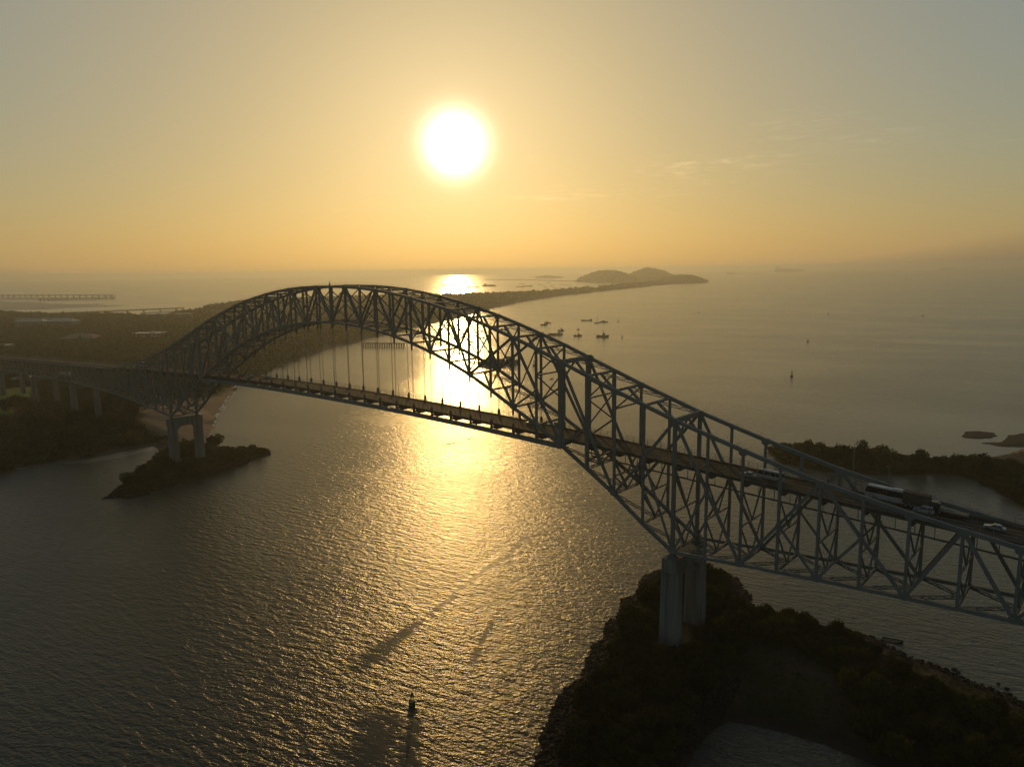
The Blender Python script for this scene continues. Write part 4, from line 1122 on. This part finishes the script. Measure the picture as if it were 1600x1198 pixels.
put(lorry('lorry', 'brown tarpaulin covered lorry beside the coach in the far lane', 'truck', M_TARP, M_DARKPAINT, 8.5, 3.6), on_deck(1446, 786), 1, YB - 3.0)
fl = tag(empty('flatbed_trailer'), 'low white flatbed trailer behind the brown lorry by the far railing', 'trailer')
m = MB(); m.box((0, 0, .95), (8.5, 2.3, .35)); m.build('bed', M_WALL, fl)
m = MB(); m.box((4.1, 0, 1.3), (.15, 2.3, .5)); m.build('headboard', M_WALL, fl)
for x in (-3.2, -2.1):
    for y in (-.95, .95): wheel(fl, x, y, .42, .26)
put(fl, on_deck(1488, 798), 1, YB - 3.0)
put(car('suv', 'white suv following the coach on the bridge road', 'suv', M_WHITEPAINT, 4.7, 1.9, 1.75, 'suv'), on_deck(1443, 800), -1)
put(car('car', 'dark sedan with pale roof nearest the lower end of the bridge', 'car', M_GREYPAINT, 4.6, 1.8, 1.42), on_deck(1554, 827), -1)
put(car('car', 'grey sedan on the hung span just left of the thick near post', 'car', M_GREYPAINT), on_deck(830, 663), -1)
put(coach('bus', 'pale bus at the far end of the arch, furthest vehicle on the bridge', 'bus', M_WHITEPAINT, 11.5, 2.5, 3.3, 1.7), on_deck(259, 569), 1)
put(car('car', 'small white car following close behind the far bus', 'car', M_WHITEPAINT), on_deck(283, 572), 1)
put(car('suv', 'silver suv passing the foot of the far arch', 'suv', M_GREYPAINT, 4.6, 1.85, 1.75, 'suv'), on_deck(352, 580.5), 1)
put(car('car', 'dark car in a cluster of three, leftmost of them', 'car', M_DARKPAINT), on_deck(377, 588), -1)
put(car('car', 'white car in the middle of a cluster of three at the far arch', 'car', M_WHITEPAINT), on_deck(393, 589.5), -1)
put(car('car', 'pale car leading onto the hung span, rightmost of the cluster of three', 'car', M_GREYPAINT), on_deck(418, 591), -1)

# ------------------------------------------------------------------ boats
def hull(L_, B, D, draft=.6, sheer=.35, n=9):
    """pointed bow at +x, transom at -x"""
    rings = []
    for i in range(n):
        t = i / (n - 1); x = -L_ / 2 + L_ * t; w = B / 2 * (1 if t < .5 else max(.03, 1 - ((t - .5) / .5) ** 2.2)) * (.86 + .14 * min(1, t * 4))
        z1 = D * (1 + sheer * max(0, (t - .45) / .55) ** 2 + .12 * max(0, (.2 - t) / .2)); xo = x + (.06 * L_ * t ** 4)
        rings.append([Vector((x, -w * .55, -draft)), Vector((x, w * .55, -draft)), Vector((xo, w, z1 * .55)), Vector((xo, w, z1)), Vector((xo, w * .9, z1)), Vector((xo, w * .88, z1 * .8)), Vector((xo, -w * .88, z1 * .8)), Vector((xo, -w * .9, z1)), Vector((xo, -w, z1)), Vector((xo, -w, z1 * .55))])
    m = MB(); m.loft(rings); return m
def cargo_ship(L_, hm=M_HULL, boxes=True):
    o = empty('cargo_ship'); hull(L_, L_ * .17, L_ * .07, 1.0, .4).build('hull', hm, o)
    m = MB(); b = -L_ * .38
    for k, (lx, ly, z, hz) in enumerate(((.13, .15, .07, .05), (.11, .14, .12, .04), (.08, .13, .16, .03))): m.box((b, 0, L_ * (z + hz / 2 - .012)), (L_ * lx, L_ * ly, L_ * hz))
    m.build('superstructure', M_CABIN, o)
    m = MB(); m.tube((b - L_ * .05, 0, L_ * .11), (b - L_ * .055, 0, L_ * .22), L_ * .018, n=8); m.build('funnel', M_HULLRED, o)
    m = MB(); m.tube((b + L_ * .02, 0, L_ * .18), (b + L_ * .02, 0, L_ * .27), L_ * .005, n=5); m.tube((L_ * .42, 0, L_ * .08), (L_ * .42, 0, L_ * .2), L_ * .005, n=5); m.build('mast', M_STEEL_RUST, o)
    if boxes:
        for i in range(6):
            for j in range(3):
                if rnd.random() < .15: continue
                m = MB(); m.box((-L_ * .25 + i * L_ * .1, (j - 1) * L_ * .048, L_ * .085), (L_ * .092, L_ * .044, L_ * (.04 + .03 * rnd.random()))); m.build('container', M_CONT, o)
    return o
def workboat(L_, hm=M_HULL):
    o = empty('workboat'); hull(L_, L_ * .3, L_ * .11, .6, .6).build('hull', hm, o)
    m = MB(); m.box((L_ * .12, 0, L_ * .17), (L_ * .26, L_ * .2, L_ * .16)); m.box((L_ * .14, 0, L_ * .30), (L_ * .16, L_ * .16, L_ * .1)); m.build('wheelhouse', M_CABIN, o)
    m = MB(); m.box((L_ * .225, 0, L_ * .31), (.04, L_ * .13, L_ * .05)); m.build('window', M_GLASS, o)
    m = MB(); m.tube((L_ * .1, 0, L_ * .34), (L_ * .08, 0, L_ * .58), L_ * .02, n=6); m.beam((L_ * .09, -L_ * .07, L_ * .48), (L_ * .09, L_ * .07, L_ * .48), .08, .08); m.build('mast', M_STEEL_RUST, o)
    m = MB(); m.box((-L_ * .32, 0, L_ * .14), (L_ * .14, L_ * .16, L_ * .1)); m.build('winch', M_HULLRED, o)
    return o
def fishing_boat(L_):
    o = workboat(L_, M_HULLRED); o.name = 'fishing_boat'
    for s in (-1, 1):
        m = MB(); m.tube((0, s * L_ * .1, L_ * .14), (-L_ * .05, s * L_ * .35, L_ * .62), L_ * .018, n=5); m.build('outrigger', M_STEEL_RUST, o)
    m = MB(); m.tube((-L_ * .2, 0, L_ * .1), (-L_ * .2, 0, L_ * .75), L_ * .014, n=6); m.build('boom', M_STEEL_RUST, o)
    return o
def sailboat(L_):
    o = empty('sailboat'); hull(L_, L_ * .28, L_ * .09, .4, .3).build('hull', M_CABIN, o)
    m = MB(); m.loft([[Vector((-L_ * .15, -L_ * .09, L_ * .07)), Vector((L_ * .2, -L_ * .06, L_ * .07)), Vector((L_ * .2, L_ * .06, L_ * .07)), Vector((-L_ * .15, L_ * .09, L_ * .07))], [Vector((-L_ * .12, -L_ * .07, L_ * .14)), Vector((L_ * .12, -L_ * .04, L_ * .13)), Vector((L_ * .12, L_ * .04, L_ * .13)), Vector((-L_ * .12, L_ * .07, L_ * .14))]]); m.build('cabin', M_CABIN, o)
    m = MB(); m.tube((L_ * .08, 0, L_ * .1), (L_ * .08, 0, L_ * 1.35), L_ * .026, L_ * .014, 6); m.build('mast', M_STEEL_RUST, o)
    m = MB(); m.tube((L_ * .08, 0, L_ * .24), (-L_ * .34, 0, L_ * .23), L_ * .02, n=6); m.build('boom', M_WALK, o)
    return o
def launch(L_):
    o = empty('motor_launch'); hull(L_, L_ * .3, L_ * .1, .3, .3).build('hull', M_CABIN, o)
    m = MB(); m.loft([[Vector((-L_ * .12, -L_ * .11, L_ * .07)), Vector((L_ * .22, -L_ * .08, L_ * .07)), Vector((L_ * .22, L_ * .08, L_ * .07)), Vector((-L_ * .12, L_ * .11, L_ * .07))], [Vector((-L_ * .12, -L_ * .1, L_ * .24)), Vector((L_ * .08, -L_ * .08, L_ * .24)), Vector((L_ * .08, L_ * .08, L_ * .24)), Vector((-L_ * .12, L_ * .1, L_ * .24))]]); m.build('cabin', M_CABIN, o)
    m = MB(); m.box((-L_ * .02, 0, L_ * .19), (L_ * .17, L_ * .195, L_ * .05)); m.build('window', M_GLASS, o)
    return o
def barge(L_):
    o = empty('barge'); hull(L_, L_ * .2, L_ * .08, .6, .15).build('hull', M_HULL, o)
    m = MB(); m.box((L_ * .3, 0, L_ * .13), (L_ * .2, L_ * .14, L_ * .14)); m.build('wheelhouse', M_CABIN, o)
    m = MB(); m.box((-L_ * .12, 0, L_ * .1), (L_ * .5, L_ * .15, L_ * .06)); m.build('cargo', M_TARP, o)
    m = MB(); m.tube((-L_ * .38, 0, L_ * .06), (-L_ * .38, 0, L_ * .5), L_ * .008, n=5); m.build('mast', M_STEEL_RUST, o)
    return o
def moor(o, px, py, wpx, label, cat, rz=None, group=None, L0=10.0, foreshort=.8):
    g = ground_at(px, py); d = (g - CAM).length / FPX; s = 1.25 * wpx * d / L0 / foreshort
    o.location = (g.x, g.y, 0); o.scale = (s, s, s); o.rotation_euler = (0, 0, rz if rz is not None else SHIP_RZ + rnd.uniform(-.35, .35)); return tag(o, label, cat, group)
SHIP_RZ = math.atan2(RT.y, RT.x)
moor(barge(10), 780, 569, 40, 'long dark barge lying behind the arch near the sun glitter', 'barge', SHIP_RZ + .35)
moor(workboat(10), 850, 508, 7, 'small workboat beside another, upper left of the moored fleet', 'boat')
moor(workboat(10), 856, 505, 6, 'small workboat furthest left and highest of the moored fleet', 'boat', SHIP_RZ + 3.0)
moor(barge(10), 866.5, 523.5, 15, 'long low deck barge moored close above the arch chord', 'barge', SHIP_RZ + .1)
moor(fishing_boat(10), 876.5, 517, 6.5, 'tall fishing boat with raised outriggers and boom', 'boat')
moor(sailboat(10), 903.5, 515, 4.5, 'sailing boat with bare mast just above the stubby workboat', 'sailboat', SHIP_RZ + .8)
moor(workboat(10), 902.5, 525, 8, 'stubby workboat below a bare masted sailing boat', 'boat')
moor(cargo_ship(10, boxes=False), 917, 501, 10.5, 'small coaster with high stern house, uppermost of the moored fleet', 'ship', SHIP_RZ + math.pi)
moor(sailboat(10), 933, 505, 6, 'sailing boat with the tallest bare mast in the fleet', 'sailboat', SHIP_RZ)
moor(launch(10), 943, 503.5, 8, 'white motor launch right of the tallest masted sailing boat', 'boat')
moor(workboat(10), 941, 526.5, 12, 'largest tug like workboat with high wheelhouse, lowest of the fleet', 'boat', SHIP_RZ)
moor(sailboat(10), 966, 502.5, 3.6, 'lone small sailing boat at the right edge of the fleet', 'sailboat', SHIP_RZ + .9)
moor(launch(10), 862, 592, 4.5, 'speedboat trailing a short white wake left of the thick post', 'boat', SHIP_RZ + .5)
moor(launch(10), 1442, 493, 2.5, 'distant speedboat with a long wake on the open water', 'boat', SHIP_RZ)
for i, (px, py, w) in enumerate(((753, 518, 4.5), (766.5, 514, 4), (767, 506, 3), (774, 515, 5), (788, 515, 8), (735, 534, 4), (743, 524.5, 3.5), (754, 528, 4), (761, 524, 4), (736, 535, 5), (722, 515, 3))):
    o = (launch, workboat, sailboat, launch, workboat, launch, workboat, workboat, launch, fishing_boat, launch)[i](10)
    moor(o, px, py, w, 'small moored boat seen through the arch in the bright sun glitter', 'boat', None, 'boats moored behind the arch')
far = [(699, 446.5, 11), (715.5, 443.6, 10), (712, 448.5, 6), (738.5, 449.5, 11), (764.5, 447.5, 13), (743, 444, 3), (727, 447, 2.5), (774, 446, 4), (812.5, 448.5, 8), (815, 443.5, 5), (825, 447.5, 8), (845, 445, 5)]
for i, (px, py, w) in enumerate(far):
    moor(barge(10) if i == 4 else cargo_ship(10, boxes=False), px, py, w, 'hazy ship at anchor in the bay beyond the wooded peninsula', 'ship', SHIP_RZ + (0 if i % 2 else math.pi) + rnd.uniform(-.2, .2), 'ships anchored beyond the peninsula')
for i, (px, py) in enumerate(((852, 448.5), (857, 442.5), (862, 447), (866, 450), (876, 445), (882, 446), (887, 445), (903, 445), (928, 446.5), (936, 446), (944, 445), (955, 446), (963, 444.5), (975, 443.5), (892, 447), (915, 446))):
    moor(sailboat(10), px, py, 3.0, 'tiny yacht moored in the bay behind the causeway', 'sailboat', None, 'yachts behind the causeway')
moor(cargo_ship(10), 1231, 424.6, 25, 'large loaded container ship standing on the hazy horizon', 'ship', SHIP_RZ)
moor(cargo_ship(10), 1143, 428, 10, 'smaller ship on the horizon left of the container ship', 'ship', SHIP_RZ)
moor(cargo_ship(10), 1478, 421.5, 10, 'faint ship on the right horizon, left of a smaller one', 'ship', SHIP_RZ)
moor(cargo_ship(10), 1508, 421.5, 5, 'faintest ship on the far right horizon', 'ship', SHIP_RZ)
# wreck of an open boat awash near the right shore
w = hull(6.0, 2.6, .75, .5, .7); wr = w.build('wreck', M_TIMBER); g = ground_at(1394, 1001)
wr.location = (g.x, g.y, -.38); wr.rotation_euler = (math.radians(4), math.radians(-2), SHIP_RZ - .5); tag(wr, 'dark wrecked open boat half sunk in the shallows below the truss', 'wreck')

def buoy(paint):
    o = empty('channel_buoy')
    m = MB(); m.tube((0, 0, -.8), (0, 0, 1.1), 1.35, n=16); m.tube((0, 0, 1.1), (0, 0, 1.5), 1.35, .9, 16); m.build('float', paint, o)
    for i in range(6):
        a = i * math.pi / 3; m = MB(); m.beam((math.cos(a) * .95, math.sin(a) * .95, 1.35), (math.cos(a) * .5, math.sin(a) * .5, 4.1), .09, .09); m.build('leg', paint, o)
    m = MB()
    for z, r in ((2.3, .8), (3.2, .66), (4.1, .5)):
        for i in range(10): m.beam((math.cos(i * .628) * r, math.sin(i * .628) * r, z), (math.cos((i + 1) * .628) * r, math.sin((i + 1) * .628) * r, z), .08, .08)
    m.build('cage_ring', paint, o)
    m = MB(); m.tube((0, 0, 4.1), (0, 0, 5.2), .55, .5, 10); m.tube((0, 0, 5.2), (0, 0, 5.8), .14, n=6); m.build('top_mark', paint, o)
    return o
for px, py, lb, p, s in ((644, 1100, 'large green lattice topped buoy floating in the glitter close to the camera', M_BUOYG, .74), (1237, 588, 'dark buoy with top mark alone on the open water, nearest on that side', M_BUOYR, 1.15),
                         (1262, 534, 'dark buoy beyond the nearest one on the open water', M_BUOYG, 1.1), (1294, 491, 'third buoy out along the marked channel', M_BUOYR, 1.05), (1304, 469, 'small distant buoy above the third one', M_BUOYG, 1.1),
                         (1151, 469, 'lone distant buoy left of the marked channel', M_BUOYR, 1.3), (972, 527.5, 'slim buoy right of the largest workboat', M_BUOYG, 1.0), (834, 571, 'tall dark buoy seen between the posts right of the barge', M_BUOYR, 1.2),
                         (1092, 489, 'faint buoy alone in mid water below the island', M_BUOYG, 1.1)):
    o = tag(buoy(p), lb, 'buoy'); g = ground_at(px, py); o.location = (g.x, g.y, 0); o.scale = (s, s, s); o.rotation_euler = (.04, .03, rnd.random())

# ------------------------------------------------------------------ buildings and structures on the far bank
def building(px, base, wpx, depth, h, label, storeys, roof='flat', rz=None, rm=M_ROOFW, wall=M_WALL, bays=None, z=None):
    g = ground_at(px, base, 8.0); d = (g - CAM).length / FPX; W = wpx * d
    zg = (BANK.hz(g.x, g.y) if z is None else z) - 1.0
    o = tag(empty('building', (g.x, g.y, zg), SHIP_RZ if rz is None else rz), label, 'building')
    m = MB(); m.box((0, 0, h / 2), (W, depth, h)); wl = m.build('wall', wall, o)
    nb = bays or max(3, int(W / 6)); sh = h / storeys
    for s in range(storeys):
        for b in range(nb):
            m = MB(); x = -W / 2 + W * (b + .5) / nb; m.box((x, -depth / 2 - .02, sh * (s + .55)), (W / nb * .55, .16, sh * .5)); m.build('window', M_GLASS, o)
    if roof == 'flat':
        m = MB(); m.box((0, 0, h + .3), (W + 1.6, depth + 1.6, .6)); m.box((W * .1, 0, h + 1.4), (W * .14, depth * .3, 1.6)); m.build('roof', rm, o)
    else:
        m = MB(); a, b_ = W / 2 + 1.2, depth / 2 + 1.2
        m.loft([[Vector((-a, -b_, h)), Vector((a, -b_, h)), Vector((a, b_, h)), Vector((-a, b_, h))], [Vector((-a + b_ * .7, -.15, h + depth * .22)), Vector((a - b_ * .7, -.15, h + depth * .22)), Vector((a - b_ * .7, .15, h + depth * .22)), Vector((-a + b_ * .7, .15, h + depth * .22))]])
        m.build('roof', rm, o)
    return o
building(52, 519, 34, 26, 19, 'long grey block with pale sloping roof, left half of the large pair in the wood', 4, 'hip', SHIP_RZ + .12)
building(101, 518, 36, 26, 18, 'long grey block with pale flat roof, right half of the large pair in the wood', 4, 'hip', SHIP_RZ - .1)
building(130, 541, 42, 30, 11, 'low hall with faded pinkish roof among the trees', 2, 'hip', None, M_ROOFR)
building(235, 538, 38, 22, 15, 'squarish block with pale roof edge and dark front beside the arch foot', 3, 'flat')
building(246, 506, 26, 20, 18, 'pale apartment block beyond the wood, left one of two', 4, 'flat')
building(289, 505, 20, 18, 17, 'pale apartment block beyond the wood, right one of two', 4, 'flat')
building(3, 556, 24, 20, 12, 'white roofed building at the left edge of the picture', 2, 'flat')
building(33, 604, 12, 14, 6, 'small pale roofed shed under the approach span, left of a longer one', 1, 'hip')
building(46, 602, 8, 12, 6, 'smallest pale roofed shed under the approach span', 1, 'hip')
building(98, 599, 34, 16, 6, 'long pale roofed shed beside the second pier', 1, 'hip')
building(330, 528, 22, 20, 12, 'pale long house half hidden behind the arch foot', 2, 'hip', None, M_ROOFR)
# viaduct over the bay and the long trestle behind it
def viaduct(a, b, z, n, wd, label, dz=1.6, name='viaduct'):
    A = Vector((*xy(*a), 0)); B = Vector((*xy(*b), 0)); o = tag(empty(name, A.lerp(B, .5)), label, 'viaduct'); O = A.lerp(B, .5)
    m = MB(); m.beam(A + Vector((0, 0, z)) - O, B + Vector((0, 0, z)) - O, wd, dz); m.build('deck', M_CONC, o)
    m = MB()
    for s in (-1, 1):
        pr = (B - A).normalized().cross(Vector((0, 0, 1))) * s * wd * .48; m.beam(A + pr + Vector((0, 0, z + dz)) - O, B + pr + Vector((0, 0, z + dz)) - O, .3, .9)
    m.build('parapet', M_CONC, o)
    for i in range(n):
        c = A.lerp(B, (i + .5) / n); m = MB(); m.tube(c + Vector((0, 0, -2)) - O, c + Vector((0, 0, z - dz / 2)) - O, wd * .22, n=8); m.beam(c - O + Vector((0, 0, z - dz)), c - O + Vector((0, 0, z - dz * .55)), wd * .8, wd * .3, (B - A).normalized()); m.build('pillar', M_CONC, o)
    return o
viaduct((100, 494.5), (288, 486), 9.5, 7, 11, 'low concrete viaduct crossing the inlet behind the wood', 2.2)
viaduct((-60, 465), (180, 465.5), 14, 26, 14, 'long hazy trestle jetty far out on the left of the bay', 3.0, 'trestle')
viaduct((60, 470.0), (181, 466.8), 8, 20, 12, 'lower trestle jetty running under the longer one', 2.2, 'trestle')
o = viaduct((566, 541), (633, 541.5), 5.0, 18, 5, 'thin piled jetty standing off the wooded shore behind the arch', .5, 'jetty')

# ------------------------------------------------------------------ the air
if HAZE_DENSITY > 0:
    hm = bpy.data.materials.new('haze'); hm.use_nodes = True
    hn = hm.node_tree; hn.nodes.clear()
    ho = hn.nodes.new('ShaderNodeOutputMaterial'); hv = hn.nodes.new('ShaderNodeVolumePrincipled')
    hv.inputs['Density'].default_value = HAZE_DENSITY; hv.inputs['Color'].default_value = (*HAZE_COLOR, 1)
    hv.inputs['Anisotropy'].default_value = HAZE_G
    hn.links.new(hv.outputs[0], ho.inputs['Volume'])
    hb = MB(); hb.box((0, 0, 67.5), (2 * SEA + 2000, 2 * SEA + 2000, 145))
    tag(hb.build('haze', hm), kind='stuff')
